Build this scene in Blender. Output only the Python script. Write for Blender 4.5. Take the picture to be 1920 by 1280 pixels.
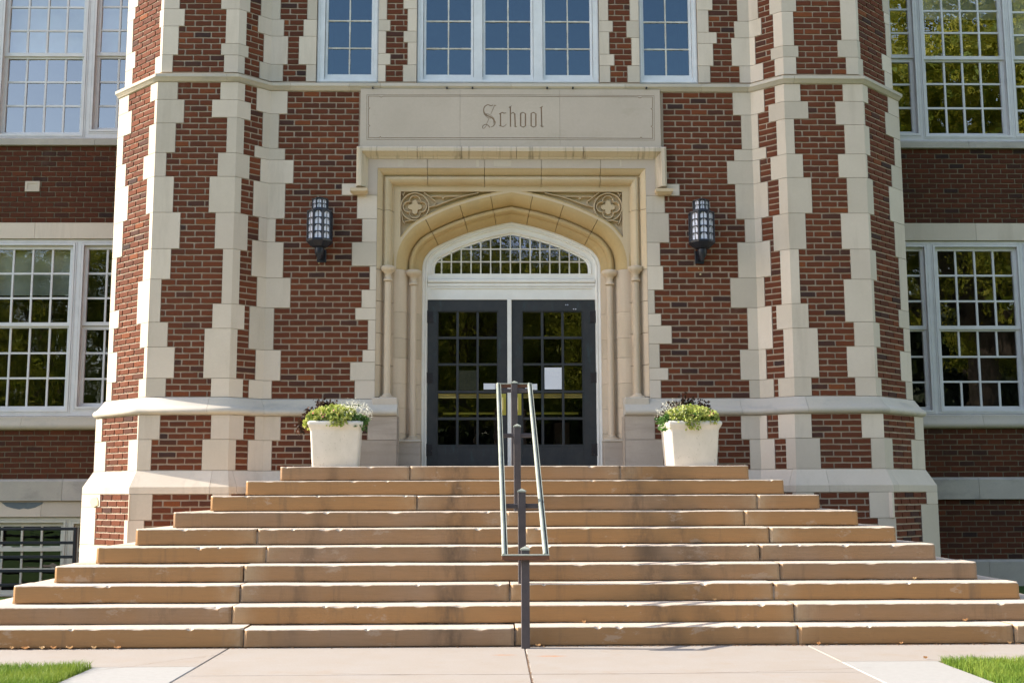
import bpy, bmesh, math, random
import numpy as np
from mathutils import Vector, Matrix
from mathutils.geometry import tessellate_polygon
random.seed(7)
S = bpy.context.scene
for o in list(bpy.data.objects): bpy.data.objects.remove(o)
COL = S.collection

# ------------------------------------------------------------ camera
F, PIT, YAW, ROL = 2140.0, 0.13244, 0.01763, 0.00306
CX, CD, CH = -0.24221, 9.52715, 1.23154
def cam_axes():
    ex = Vector((math.cos(YAW), -math.sin(YAW), 0)); ey = Vector((math.sin(YAW), math.cos(YAW), 0)); ez = Vector((0, 0, 1))
    d = ey*math.cos(PIT) + ez*math.sin(PIT); u = -ey*math.sin(PIT) + ez*math.cos(PIT)
    right = ex*math.cos(ROL) - u*math.sin(ROL); up = ex*math.sin(ROL) + u*math.cos(ROL)
    return right, up, d
RI, UP, DR = cam_axes()
C0 = Vector((CX, -CD, CH))
cam = bpy.data.cameras.new('camera'); camo = bpy.data.objects.new('camera', cam); COL.objects.link(camo)
cam.sensor_width = 36.0; cam.lens = F/1920*36.0; cam.clip_end = 2000; cam.clip_start = 0.1
camo.matrix_world = Matrix(((RI.x, UP.x, -DR.x, C0.x), (RI.y, UP.y, -DR.y, C0.y), (RI.z, UP.z, -DR.z, C0.z), (0, 0, 0, 1)))
S.camera = camo

# ------------------------------------------------------------ sky, sun, exposure
SUN_EL = math.radians(31); SUN_A = math.radians(5.5)     # sun from the left, a little behind the facade plane
to_sun = Vector((-math.cos(SUN_EL)*math.cos(SUN_A), math.cos(SUN_EL)*math.sin(SUN_A), math.sin(SUN_EL)))
w = bpy.data.worlds.new('World'); S.world = w; w.use_nodes = True
nt = w.node_tree; nt.nodes.clear()
sky = nt.nodes.new('ShaderNodeTexSky'); sky.sky_type = 'NISHITA'; sky.sun_disc = False
sky.sun_elevation = SUN_EL; sky.sun_rotation = math.atan2(to_sun.x, to_sun.y)
sky.air_density = 1.0; sky.dust_density = 0.6; sky.ozone_density = 1.0
bg = nt.nodes.new('ShaderNodeBackground'); bg.inputs['Strength'].default_value = 0.15
wo = nt.nodes.new('ShaderNodeOutputWorld')
wb = nt.nodes.new('ShaderNodeMix'); wb.data_type = 'RGBA'; wb.blend_type = 'MULTIPLY'; wb.inputs[0].default_value = 1; wb.inputs[7].default_value = (1.13, .955, .84, 1)   # camera balanced for open shade
nt.links.new(sky.outputs[0], wb.inputs[6]); nt.links.new(wb.outputs[2], bg.inputs[0]); nt.links.new(bg.outputs[0], wo.inputs[0])
sun = bpy.data.lights.new('sun', 'SUN'); sun.energy = 3.0; sun.angle = math.radians(0.5); sun.color = (1.0, 0.93, 0.82)
suno = bpy.data.objects.new('sun', sun); COL.objects.link(suno)
suno.rotation_euler = to_sun.to_track_quat('Z', 'Y').to_euler(); suno.location = to_sun*60
S.view_settings.view_transform = 'Standard'; S.view_settings.look = 'None'
S.view_settings.gamma = 1; S.view_settings.exposure = 1.90; S.view_settings.use_curve_mapping = False

# ------------------------------------------------------------ measuring helpers (a view ray meets a real plane)
def ray(x, y): return (RI*((x-960)/F) + UP*(-(y-640)/F) + DR)
def on_y(x, y, Y):
    r = ray(x, y); s = (Y+CD)/r.y; p = C0 + r*s; return p.x, p.z
def proj(P):
    q = Vector(P)-C0; d = q.dot(DR)
    if d < .1: return (-9e3, -9e3)
    return 960+F*q.dot(RI)/d, 640-F*q.dot(UP)/d
def ray_ground(x, y):
    r = ray(x, y); s = -C0.z/r.z; return (C0.x+r.x*s, C0.y+r.y*s)
def X_at(x, z, Y):
    y = 600
    for _ in range(4):
        X, Z = on_y(x, y, Y); y = proj((X, Y, z))[1]
    return on_y(x, y, Y)[0]
def Z_at(y, Y, x=960): return on_y(x, y, Y)[1]

# ------------------------------------------------------------ materials
MATS = {}
def nodes_of(name):
    m = bpy.data.materials.new(name); m.use_nodes = True; n = m.node_tree; n.nodes.clear()
    out = n.nodes.new('ShaderNodeOutputMaterial'); b = n.nodes.new('ShaderNodeBsdfPrincipled')
    n.links.new(b.outputs[0], out.inputs[0]); MATS[name] = m
    return m, n, b, out
def rgb(c): return (c[0], c[1], c[2], 1)
def noise(n, scale, detail=4, rough=.6, sx=(1, 1, 1), dim=None):
    g = n.nodes.new('ShaderNodeNewGeometry'); mp = n.nodes.new('ShaderNodeMapping'); mp.inputs['Scale'].default_value = sx
    t = n.nodes.new('ShaderNodeTexNoise'); t.inputs['Scale'].default_value = scale; t.inputs['Detail'].default_value = detail; t.inputs['Roughness'].default_value = rough
    n.links.new(g.outputs['Position'], mp.inputs[0]); n.links.new(mp.outputs[0], t.inputs['Vector'])
    return t.outputs[0]
def ramp(n, src, stops):
    r = n.nodes.new('ShaderNodeValToRGB'); e = r.color_ramp.elements
    while len(e) < len(stops): e.new(.5)
    for k, (p, c) in enumerate(stops):
        e[k].position = p; e[k].color = rgb(c) if not isinstance(c, (int, float)) else (c, c, c, 1)
    n.links.new(src, r.inputs[0]); return r.outputs[0]
def mix(n, fac, a, b, mode='MIX'):
    m = n.nodes.new('ShaderNodeMix'); m.data_type = 'RGBA'; m.blend_type = mode
    for s, v in ((m.inputs[0], fac), (m.inputs[6], a), (m.inputs[7], b)):
        if isinstance(v, (int, float)): s.default_value = v
        elif isinstance(v, tuple): s.default_value = rgb(v)
        else: n.links.new(v, s)
    return m.outputs[2]
def bump(n, b, h, strength, dist):
    k = n.nodes.new('ShaderNodeBump'); k.inputs['Strength'].default_value = strength; k.inputs['Distance'].default_value = dist
    n.links.new(h, k.inputs['Height']); n.links.new(k.outputs[0], b.inputs['Normal'])
def attr(n, name='tint'):
    a = n.nodes.new('ShaderNodeAttribute'); a.attribute_name = name; return a.outputs['Fac']
def objrand(n):
    return n.nodes.new('ShaderNodeObjectInfo').outputs['Random']
def base(b, n, c, r=.85, spec=.3):
    if isinstance(c, tuple): b.inputs['Base Color'].default_value = rgb(c)
    else: n.links.new(c, b.inputs['Base Color'])
    b.inputs['Roughness'].default_value = r; b.inputs['Specular IOR Level'].default_value = spec

def stone_mat(name, c1, c2, c3, stain=None, rnd=.12):
    m, n, b, _ = nodes_of(name)
    c = mix(n, ramp(n, noise(n, 2.2, 6), [(.3, 0), (.7, 1)]), c1, c2)
    c = mix(n, ramp(n, noise(n, 38, 5, .7), [(.35, 0), (.75, .35)]), c, c3)
    c = mix(n, ramp(n, objrand(n), [(.0, .0), (.35, .0), (.36, .28), (.6, .0), (.75, .30), (1., .05)]), c, (c3[0]*1.12, c3[1]*1.08, c3[2]*1.16))
    r = n.nodes.new('ShaderNodeMapRange'); n.links.new(objrand(n), r.inputs[0]); r.inputs[3].default_value = 1-rnd; r.inputs[4].default_value = 1+rnd*.5
    c = mix(n, 1.0, c, r.outputs[0], 'MULTIPLY')
    c = mix(n, ramp(n, noise(n, 190, 3, .7), [(.6, 0), (.8, .3)]), c, (c3[0]*.75, c3[1]*.73, c3[2]*.7))
    if stain:
        c = mix(n, ramp(n, noise(n, 1.6, 7, .65, stain[1]), [(stain[2], 0), (stain[2]+.22, stain[3])]), c, stain[0])
    base(b, n, c, .9, .2); bump(n, b, noise(n, 160, 4, .7), .25, .003)
    return m
stone_mat('limestone', (.655, .57, .46), (.59, .51, .405), (.52, .445, .345), ((.36, .30, .22), (3.5, 3.5, .5), .53, .38), .16)
stone_mat('jamb_limestone', (.62, .50, .365), (.56, .445, .315), (.50, .40, .28), ((.36, .27, .18), (3.5, 3.5, .5), .53, .35), .12)
stone_mat('sill_limestone', (.50, .46, .385), (.41, .375, .32), (.34, .31, .265), ((.16, .16, .15), (1, 1, 2), .5, .6))
stone_mat('warm_limestone', (.62, .505, .335), (.57, .43, .255), (.47, .37, .23), ((.34, .29, .22), (1, 1, 1.2), .57, .45), .05)
stone_mat('hood_limestone', (.62, .53, .40), (.58, .47, .32), (.50, .41, .29), ((.05, .04, .03), (9, 1, .35), .53, .75), .05)
stone_mat('arch_limestone', (.57, .405, .195), (.50, .345, .15), (.38, .275, .14), ((.23, .20, .15), (1, 1, 1.2), .57, .5), .05)
stone_mat('panel_limestone', (.55, .465, .375), (.49, .415, .33), (.43, .365, .29), ((.31, .25, .17), (1.2, 1, 2.4), .58, .35), .02)
stone_mat('groove_dirt', (.36, .25, .16), (.30, .20, .13), (.26, .18, .12))
stone_mat('pedestal_stone', (.47, .395, .315), (.39, .32, .25), (.33, .275, .215), ((.22, .18, .14), (.6, .6, 6), .5, .5))
stone_mat('moulding_stone', (.58, .51, .40), (.51, .46, .38), (.42, .39, .34), ((.20, .21, .21), (1, 1, 2.5), .53, .55))
# stair stone: tan sandstone, darker vertical soiling, chalky patches at the joints
m, n, b, _ = nodes_of('step_sandstone')
c = mix(n, ramp(n, objrand(n), [(.25, 0), (.75, 1)]), (.345, .196, .088), (.32, .215, .14))
c = mix(n, ramp(n, noise(n, 1.1, 5), [(.35, 0), (.65, .7)]), c, (.325, .182, .080))
c = mix(n, ramp(n, noise(n, 14, 6, .75, (.25, .25, 5)), [(.42, 0), (.75, .45)]), c, (.22, .145, .08))
c = mix(n, ramp(n, noise(n, 1.8, 6, .7, (2.6, .2, .3)), [(.57, 0), (.74, .7)]), c, (.15, .11, .075))
g_ = n.nodes.new('ShaderNodeNewGeometry'); sp = n.nodes.new('ShaderNodeSeparateXYZ'); n.links.new(g_.outputs['Position'], sp.inputs[0])
for x0_, w0_, k_ in ((-.60, .20, .85), (1.18, .22, .7), (1.55, .15, .45), (-1.9, .12, .4)):      # long-standing drip stains that run down the flight
    su = n.nodes.new('ShaderNodeMath'); su.operation = 'SUBTRACT'; n.links.new(sp.outputs[0], su.inputs[0]); su.inputs[1].default_value = x0_
    ab = n.nodes.new('ShaderNodeMath'); ab.operation = 'ABSOLUTE'; n.links.new(su.outputs[0], ab.inputs[0])
    mr = n.nodes.new('ShaderNodeMapRange'); mr.interpolation_type = 'SMOOTHSTEP'; n.links.new(ab.outputs[0], mr.inputs[0]); mr.inputs[1].default_value = 0; mr.inputs[2].default_value = w0_; mr.inputs[3].default_value = k_; mr.inputs[4].default_value = 0
    mu = n.nodes.new('ShaderNodeMath'); mu.operation = 'MULTIPLY'; n.links.new(mr.outputs[0], mu.inputs[0]); n.links.new(ramp(n, noise(n, 3.2, 6, .7, (2, 1, .8)), [(.38, 0), (.62, 1)]), mu.inputs[1])
    c = mix(n, mu.outputs[0], c, (.10, .075, .055))
mu = n.nodes.new('ShaderNodeMath'); mu.operation = 'MULTIPLY'; n.links.new(attr(n), mu.inputs[0]); n.links.new(ramp(n, noise(n, 7, 6, .7), [(.35, .25), (.6, 1)]), mu.inputs[1])
c = mix(n, mu.outputs[0], c, (.42, .32, .21))
c = mix(n, ramp(n, noise(n, 1.7, 7, .72, (1.3, .3, 2.6)), [(.60, 0), (.65, .5)]), c, (.42, .33, .25))
r = n.nodes.new('ShaderNodeMapRange'); n.links.new(objrand(n), r.inputs[0]); r.inputs[3].default_value = 1.06; r.inputs[4].default_value = .90
c = mix(n, 1.0, c, r.outputs[0], 'MULTIPLY')
c = mix(n, ramp(n, noise(n, 260, 3, .7), [(.60, 0), (.8, .55)]), c, (.13, .09, .055))
base(b, n, c, .92, .15); bump(n, b, noise(n, 90, 6, .75), .6, .005)
m, n, b, _ = nodes_of('step_mortar')
c = mix(n, ramp(n, noise(n, 9, 6, .75, (1, 1, .4)), [(.38, 0), (.60, 1)]), (.30, .25, .20), (.07, .05, .035))
base(b, n, c, .95, .1); bump(n, b, noise(n, 120, 5, .8), .8, .005)
m, n, b, _ = nodes_of('sunlit_tread')  # worn step stone, paled to put the treads' sunlight into the colour
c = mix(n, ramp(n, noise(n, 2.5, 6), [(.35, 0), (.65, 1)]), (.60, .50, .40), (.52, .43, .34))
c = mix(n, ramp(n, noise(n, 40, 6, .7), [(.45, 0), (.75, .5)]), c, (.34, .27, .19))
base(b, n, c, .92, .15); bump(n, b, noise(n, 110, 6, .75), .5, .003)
# bricks
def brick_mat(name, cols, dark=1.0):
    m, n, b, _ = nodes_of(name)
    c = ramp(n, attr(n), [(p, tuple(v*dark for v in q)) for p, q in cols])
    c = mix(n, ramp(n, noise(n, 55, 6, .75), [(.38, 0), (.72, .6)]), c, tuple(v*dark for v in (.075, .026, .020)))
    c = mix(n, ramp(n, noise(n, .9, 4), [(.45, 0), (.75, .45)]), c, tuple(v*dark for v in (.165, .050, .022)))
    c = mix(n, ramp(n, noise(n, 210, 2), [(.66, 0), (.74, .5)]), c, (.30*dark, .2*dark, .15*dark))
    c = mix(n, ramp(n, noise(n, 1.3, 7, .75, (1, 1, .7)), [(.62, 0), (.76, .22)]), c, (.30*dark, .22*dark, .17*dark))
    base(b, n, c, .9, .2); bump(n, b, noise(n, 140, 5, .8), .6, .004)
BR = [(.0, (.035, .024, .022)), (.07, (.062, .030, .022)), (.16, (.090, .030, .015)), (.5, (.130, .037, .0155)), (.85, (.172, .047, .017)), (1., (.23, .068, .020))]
brick_mat('brick_red', BR); brick_mat('brick_wing_shade', BR, .68)  # wing copy is darkened, its shade put into the brick colour
m, n, b, _ = nodes_of('mortar')
c = mix(n, ramp(n, noise(n, 3, 6), [(.3, 0), (.7, 1)]), (.45, .355, .27), (.36, .285, .215))
base(b, n, c, .95, .1); bump(n, b, noise(n, 120, 4, .8), .6, .004)
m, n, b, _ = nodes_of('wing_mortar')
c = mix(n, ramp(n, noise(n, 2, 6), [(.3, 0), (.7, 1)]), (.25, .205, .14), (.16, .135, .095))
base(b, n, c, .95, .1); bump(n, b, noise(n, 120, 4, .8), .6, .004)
# paints
def paint(name, c1, c2, peel=None, r=.5, lo=.62):
    m, n, b, _ = nodes_of(name)
    c = mix(n, ramp(n, noise(n, 5, 6, .65), [(.35, 0), (.7, 1)]), c1, c2)
    if peel: c = mix(n, ramp(n, noise(n, 42, 8, .8, (1, 1, .5)), [(lo, 0), (lo+.03, .9)]), c, peel)
    base(b, n, c, r, .35); bump(n, b, noise(n, 60, 4, .7), .2, .002)
paint('white_paint', (.80, .77, .70), (.73, .69, .62), (.34, .25, .17), lo=.70)
paint('old_white_paint', (.70, .71, .71), (.60, .61, .61), (.27, .21, .16), lo=.64)
paint('window_white', (.66, .65, .64), (.58, .57, .56))
paint('window_cream', (.58, .56, .46), (.50, .48, .40))
paint('bar_paint', (.66, .63, .55), (.48, .42, .33), (.20, .14, .09), lo=.60)
paint('dark_metal', (.012, .014, .022), (.02, .022, .03), None, .4)
paint('hinge_iron', (.012, .012, .016), (.03, .022, .02), (.16, .12, .10), .5)
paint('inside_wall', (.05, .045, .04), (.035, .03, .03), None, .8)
paint('blind_cloth', (.42, .42, .36), (.36, .36, .30), None, .9)
paint('paper_white', (.74, .74, .76), (.70, .70, .73), None, .8)
paint('paper_grey', (.15, .15, .14), (.11, .11, .105), None, .8)
paint('cardboard', (.13, .075, .05), (.10, .06, .04), None, .9)
paint('planter_white', (.70, .65, .57), (.60, .56, .48), (.42, .38, .30), .85, lo=.60)
paint('rust_mark', (.35, .17, .08), (.30, .14, .06), None, .9)
paint('opal_glass', (.78, .79, .88), (.72, .73, .82), None, .3)
paint('patch_cement', (.14, .17, .18), (.10, .12, .13), (.2, .2, .2), .9)
paint('patch_yellow', (.62, .52, .30), (.52, .44, .26), None, .9)
paint('soil', (.06, .04, .025), (.04, .03, .02), None, .95)
m, n, b, _ = nodes_of('door_bronze')
c = mix(n, ramp(n, noise(n, 7, 6, .7), [(.35, 0), (.7, 1)]), (.022, .024, .026), (.036, .035, .034))
c = mix(n, ramp(n, noise(n, 4, 7, .75, (2.5, 2.5, .6)), [(.56, 0), (.72, .4)]), c, (.04, .095, .10))
c = mix(n, ramp(n, noise(n, 30, 5, .7), [(.66, 0), (.7, .6)]), c, (.10, .05, .035))
base(b, n, c, .5, .4); bump(n, b, noise(n, 40, 4), .2, .003)
m, n, b, _ = nodes_of('rail_metal')
c = mix(n, ramp(n, noise(n, 9, 6, .7, (1, .25, 1)), [(.4, 0), (.7, 1)]), (.36, .38, .32), (.22, .25, .22))
c = mix(n, ramp(n, noise(n, 22, 6, .8, (1, .5, 1)), [(.60, 0), (.66, .8)]), c, (.28, .16, .09))
base(b, n, c, .5, .4); b.inputs['Metallic'].default_value = .25
m, n, b, _ = nodes_of('post_metal')
c = mix(n, ramp(n, noise(n, 12, 6, .7), [(.4, 0), (.7, 1)]), (.060, .052, .056), (.085, .07, .07))
c = mix(n, ramp(n, noise(n, 60, 4, .7), [(.64, 0), (.7, .5)]), c, (.14, .13, .12))
base(b, n, c, .55, .4)
paint('rail_rust', (.17, .07, .035), (.12, .055, .03), (.05, .03, .02), .7, lo=.6)
m, n, b, _ = nodes_of('brass'); base(b, n, (.88, .70, .28), .35); b.inputs['Metallic'].default_value = .0
m, n, b, _ = nodes_of('brass_plate'); base(b, n, (.60, .50, .10), .3); b.inputs['Metallic'].default_value = .6
# glass: a reflecting pane that lets the dark room through
def glass(name, fac, tint=(.85, .88, .88), wav=.0012, refl=(1, 1, 1)):
    m = bpy.data.materials.new(name); m.use_nodes = True; n = m.node_tree; n.nodes.clear(); MATS[name] = m
    out = n.nodes.new('ShaderNodeOutputMaterial'); mx = n.nodes.new('ShaderNodeMixShader')
    tr = n.nodes.new('ShaderNodeBsdfTransparent'); tr.inputs[0].default_value = rgb(tint)
    gl = n.nodes.new('ShaderNodeBsdfGlossy'); gl.inputs['Roughness'].default_value = .0; gl.inputs[0].default_value = rgb(refl)
    bp = n.nodes.new('ShaderNodeBump'); bp.inputs['Strength'].default_value = .8; bp.inputs['Distance'].default_value = wav
    n.links.new(noise(n, 5, 2, .5), bp.inputs['Height']); n.links.new(bp.outputs[0], gl.inputs['Normal'])
    fr = n.nodes.new('ShaderNodeFresnel'); fr.inputs[0].default_value = 1.5
    ma = n.nodes.new('ShaderNodeMath'); ma.operation = 'ADD'; ma.inputs[1].default_value = fac; n.links.new(fr.outputs[0], ma.inputs[0])
    n.links.new(ma.outputs[0], mx.inputs[0]); n.links.new(tr.outputs[0], mx.inputs[1]); n.links.new(gl.outputs[0], mx.inputs[2]); n.links.new(mx.outputs[0], out.inputs[0])
glass('window_glass', .06); glass('wing_upper_glass', .20); glass('fan_glass', .13, (.75, .72, .75), refl=(.80, .80, 1.0)); glass('upper_glass', .07, refl=(.55, .80, 1.0)); glass('door_glass', .055, (.8, .8, .75))
# ground
m, n, b, _ = nodes_of('concrete')
c = mix(n, ramp(n, noise(n, 2.2, 6), [(.3, 0), (.7, 1)]), (.32, .275, .23), (.335, .30, .265))
c = mix(n, ramp(n, noise(n, 60, 6, .75), [(.4, 0), (.75, .5)]), c, (.27, .23, .19))
c = mix(n, ramp(n, noise(n, 1.9, 7, .75, (1, 1, 1)), [(.55, 0), (.72, .6)]), c, (.31, .235, .17))
c = mix(n, ramp(n, noise(n, 5, 7, .75, (.3, 1.6, 1)), [(.60, 0), (.72, .4)]), c, (.40, .38, .36))
c = mix(n, ramp(n, noise(n, 17, 3, .6), [(.70, 0), (.73, .5)]), c, (.24, .17, .12))
g_ = n.nodes.new('ShaderNodeNewGeometry')
for x0_, y0_, rx_, k_ in [(ray_ground(945, 1227)+(.13, .75)), (ray_ground(1034, 1229)+(.16, .9))]:
    mp = n.nodes.new('ShaderNodeMapping'); mp.vector_type = 'POINT'; mp.inputs['Location'].default_value = (-x0_/rx_, -y0_/(rx_*.42), 0); mp.inputs['Scale'].default_value = (1/rx_, 1/(rx_*.42), 0); n.links.new(g_.outputs['Position'], mp.inputs[0])
    ln = n.nodes.new('ShaderNodeVectorMath'); ln.operation = 'LENGTH'; n.links.new(mp.outputs[0], ln.inputs[0])
    mr = n.nodes.new('ShaderNodeMapRange'); mr.interpolation_type = 'SMOOTHSTEP'; n.links.new(ln.outputs['Value'], mr.inputs[0]); mr.inputs[1].default_value = 0; mr.inputs[2].default_value = 1; mr.inputs[3].default_value = k_; mr.inputs[4].default_value = 0
    mu = n.nodes.new('ShaderNodeMath'); mu.operation = 'MULTIPLY'; n.links.new(mr.outputs[0], mu.inputs[0]); n.links.new(ramp(n, noise(n, 18, 5, .7), [(.32, .2), (.6, 1)]), mu.inputs[1])
    c = mix(n, mu.outputs[0], c, (.40, .16, .05))
base(b, n, c, .92, .15); bump(n, b, noise(n, 150, 5, .8), .5, .004)
m, n, b, _ = nodes_of('pale_concrete')
c = mix(n, ramp(n, noise(n, 20, 6, .7), [(.3, 0), (.7, 1)]), (.36, .345, .32), (.32, .305, .28))
base(b, n, c, .92, .15); bump(n, b, noise(n, 150, 5, .8), .4, .003)
paint('joint_dirt', (.14, .09, .055), (.22, .12, .06), None, .95)
paint('asphalt', (.05, .05, .05), (.04, .04, .04), None, .95)
paint('earth', (.07, .05, .03), (.05, .035, .02), None, .95)
m, n, b, _ = nodes_of('lawn')
c = mix(n, ramp(n, noise(n, 3, 6), [(.3, 0), (.7, 1)]), (.045, .085, .018), (.06, .10, .025)); base(b, n, c, .95, .1)
def leafmat(name, c1, c2, trans=.35, metal=0):
    m, n, b, out = nodes_of(name)
    c = mix(n, attr(n), c1, c2); base(b, n, c, .6, .3)
    t = n.nodes.new('ShaderNodeBsdfTranslucent'); n.links.new(c, t.inputs[0])
    mx = n.nodes.new('ShaderNodeMixShader'); mx.inputs[0].default_value = trans
    n.links.new(b.outputs[0], mx.inputs[1]); n.links.new(t.outputs[0], mx.inputs[2]); n.links.new(mx.outputs[0], out.inputs[0])
leafmat('grass_blade', (.11, .21, .02), (.28, .34, .05)); leafmat('tree_leaf', (.12, .17, .015), (.42, .39, .045), .45)
leafmat('wood_leaf', (.015, .028, .007), (.045, .06, .013), .15); leafmat('lime_leaf', (.26, .34, .05), (.52, .52, .17)); leafmat('green_leaf', (.05, .12, .03), (.12, .22, .05))
leafmat('dark_leaf', (.028, .014, .010), (.075, .035, .018), .2); leafmat('white_flower', (.72, .70, .58), (.80, .78, .66), .3)
leafmat('pink_flower', (.65, .20, .20), (.7, .35, .25), .3); leafmat('fern_leaf', (.02, .06, .015), (.05, .12, .03), .3)
leafmat('dry_leaf', (.50, .22, .07), (.60, .42, .22), .3)
paint('bark', (.10, .075, .055), (.06, .045, .035), None, .95)

# ------------------------------------------------------------ mesh helpers
class MB:
    def __init__(s): s.v = []; s.f = []; s.t = []; s.m = []; s.tint = 0.0; s.mi = 0
    def add(s, vs, fs):
        k = len(s.v); s.v += [tuple(v) for v in vs]
        for f in fs: s.f.append(tuple(i+k for i in f)); s.t.append(s.tint); s.m.append(s.mi)
    def quad(s, a, b, c, d): s.add((a, b, c, d), ((0, 1, 2, 3),))
    def box(s, x0, x1, y0, y1, z0, z1, bev=0):
        if bev <= 0:
            s.add([(x, y, z) for z in (z0, z1) for y in (y0, y1) for x in (x0, x1)],
                  ((0, 1, 5, 4), (2, 6, 7, 3), (0, 4, 6, 2), (1, 3, 7, 5), (4, 5, 7, 6), (0, 2, 3, 1)))
        else:
            b = min(bev, (x1-x0)/3, (y1-y0)/3, (z1-z0)/3)
            V = []; idx = {}
            for iz in (0, 1):
                for iy in (0, 1):
                    for ix in (0, 1):
                        c = ((x0, x1)[ix], (y0, y1)[iy], (z0, z1)[iz]); sg = (1-2*ix, 1-2*iy, 1-2*iz)
                        for ax in range(3):
                            p = [c[k]+(sg[k]*b if k != ax else 0) for k in range(3)]
                            idx[(ix, iy, iz, ax)] = len(V); V.append(p)
            Fc = []
            g = lambda a, b_, c, ax: idx[(a, b_, c, ax)]
            Fc += [(g(0,0,0,2), g(0,1,0,2), g(1,1,0,2), g(1,0,0,2)), (g(0,0,1,2), g(1,0,1,2), g(1,1,1,2), g(0,1,1,2)),
                   (g(0,0,0,1), g(1,0,0,1), g(1,0,1,1), g(0,0,1,1)), (g(0,1,0,1), g(0,1,1,1), g(1,1,1,1), g(1,1,0,1)),
                   (g(0,0,0,0), g(0,0,1,0), g(0,1,1,0), g(0,1,0,0)), (g(1,0,0,0), g(1,1,0,0), g(1,1,1,0), g(1,0,1,0))]
            for iz in (0, 1):
                for iy in (0, 1): Fc.append((g(0,iy,iz,1), g(1,iy,iz,1), g(1,iy,iz,2), g(0,iy,iz,2)))
                for ix in (0, 1): Fc.append((g(ix,0,iz,0), g(ix,1,iz,0), g(ix,1,iz,2), g(ix,0,iz,2)))
            for iy in (0, 1):
                for ix in (0, 1): Fc.append((g(ix,iy,0,0), g(ix,iy,1,0), g(ix,iy,1,1), g(ix,iy,0,1)))
            for iz in (0, 1):
                for iy in (0, 1):
                    for ix in (0, 1): Fc.append((g(ix,iy,iz,0), g(ix,iy,iz,1), g(ix,iy,iz,2)))
            s.add(V, Fc)
    def rings(s, R, closed=True, caps=True):
        """R: list of rings with the same number of points"""
        k = len(R[0]); V = [p for r in R for p in r]; Fc = []
        for i in range(len(R)-1):
            for j in range(k if closed else k-1):
                j2 = (j+1) % k; Fc.append((i*k+j, i*k+j2, (i+1)*k+j2, (i+1)*k+j))
        if caps and closed:
            Fc.append(tuple(range(k-1, -1, -1))); Fc.append(tuple(range((len(R)-1)*k, len(R)*k)))
        s.add(V, Fc)
    def lathe(s, cx, cy, prof, n=16, sq=1.0):
        s.rings([[(cx+r*math.cos(2*math.pi*(j+.5)/n), cy+r*math.sin(2*math.pi*(j+.5)/n)*sq, z) for j in range(n)] for r, z in prof])
    def tube(s, pts, rad, n=8):
        R = []
        for i, p in enumerate(pts):
            p = Vector(p); a = Vector(pts[max(i-1, 0)]); c = Vector(pts[min(i+1, len(pts)-1)]); d = (c-a).normalized()
            u = d.cross(Vector((0.13, 0.07, 1)) if abs(d.z) < .9 else Vector((1, 0.1, 0))).normalized(); w_ = d.cross(u)
            r = rad[i] if isinstance(rad, (list, tuple)) else rad
            R.append([p + u*r*math.cos(2*math.pi*j/n) + w_*r*math.sin(2*math.pi*j/n) for j in range(n)])
        s.rings(R)
    def build(s, name, mat, parent=None, smooth=False, angle=None):
        me = bpy.data.meshes.new(name); me.from_pydata(s.v, [], s.f)
        ms = mat if isinstance(mat, (list, tuple)) else [mat]
        for q in ms: me.materials.append(MATS[q])
        if len(ms) > 1: me.polygons.foreach_set('material_index', s.m)
        if any(t for t in s.t):
            a = me.attributes.new('tint', 'FLOAT', 'FACE'); a.data.foreach_set('value', s.t)
        if len(s.f) < 60000:
            bm = bmesh.new(); bm.from_mesh(me); bmesh.ops.recalc_face_normals(bm, faces=bm.faces); bm.to_mesh(me); bm.free()
        if smooth:
            me.polygons.foreach_set('use_smooth', [True]*len(me.polygons))
            try: me.set_sharp_from_angle(angle=math.radians(angle or 35))
            except Exception: pass
        o = bpy.data.objects.new(name, me); COL.objects.link(o)
        if parent is not None: put(o, parent)
        return o
def put(o, parent):
    o.parent = parent; o.matrix_parent_inverse = Matrix.Translation(-origin(parent))
def origin(o): return Vector(o.location)
def thing(name, loc, label, cat, group=None):
    o = bpy.data.objects.new(name, None); COL.objects.link(o); o.location = loc; o.empty_display_size = .2
    return tag(o, label, cat, group)
def tag(o, label, cat, group=None):
    o['label'] = label; o['category'] = cat
    if group: o['group'] = group
    return o
def struct(o): o['kind'] = 'structure'; return o
def stuff(o): o['kind'] = 'stuff'; return o

# ============================================================ THE BUILDING
B = thing('school_building', (0, 4.0, 0), 'red brick school building with pale stone quoins and two angular bay towers', 'building')
YT, YC, YW = 3.70, 4.00, 6.00
NODES = [(-4.90, YW), (-4.90, 4.31), (-4.245, YT), (-3.29, YT), (-2.955, YC), (2.955, YC), (3.29, YT), (4.245, YT), (4.90, 4.31), (4.90, YW)]
NODES = [Vector(p) for p in NODES]
SEG = []
for i in range(len(NODES)-1):
    d = (NODES[i+1]-NODES[i]); L = d.length; d = d/L; SEG.append((NODES[i], d, Vector((d.y, -d.x)), L))
def corner(i, o):
    """node i moved out by o"""
    if i == 0: return NODES[0] + SEG[0][2]*o
    if i == len(NODES)-1: return NODES[-1] + SEG[-1][2]*o
    n1, n2 = SEG[i-1][2], SEG[i][2]; k = 1+n1.dot(n2)
    return NODES[i] + (n1+n2)*(o/k)
def P(seg, u, wd, z):
    a, d, nn, L = SEG[seg]; q = a + d*u + nn*wd; return (q.x, q.y, z)
def ucorner(seg, end, o):
    c = corner(seg+end, o); return (c-SEG[seg][0]).dot(SEG[seg][1])
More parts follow.
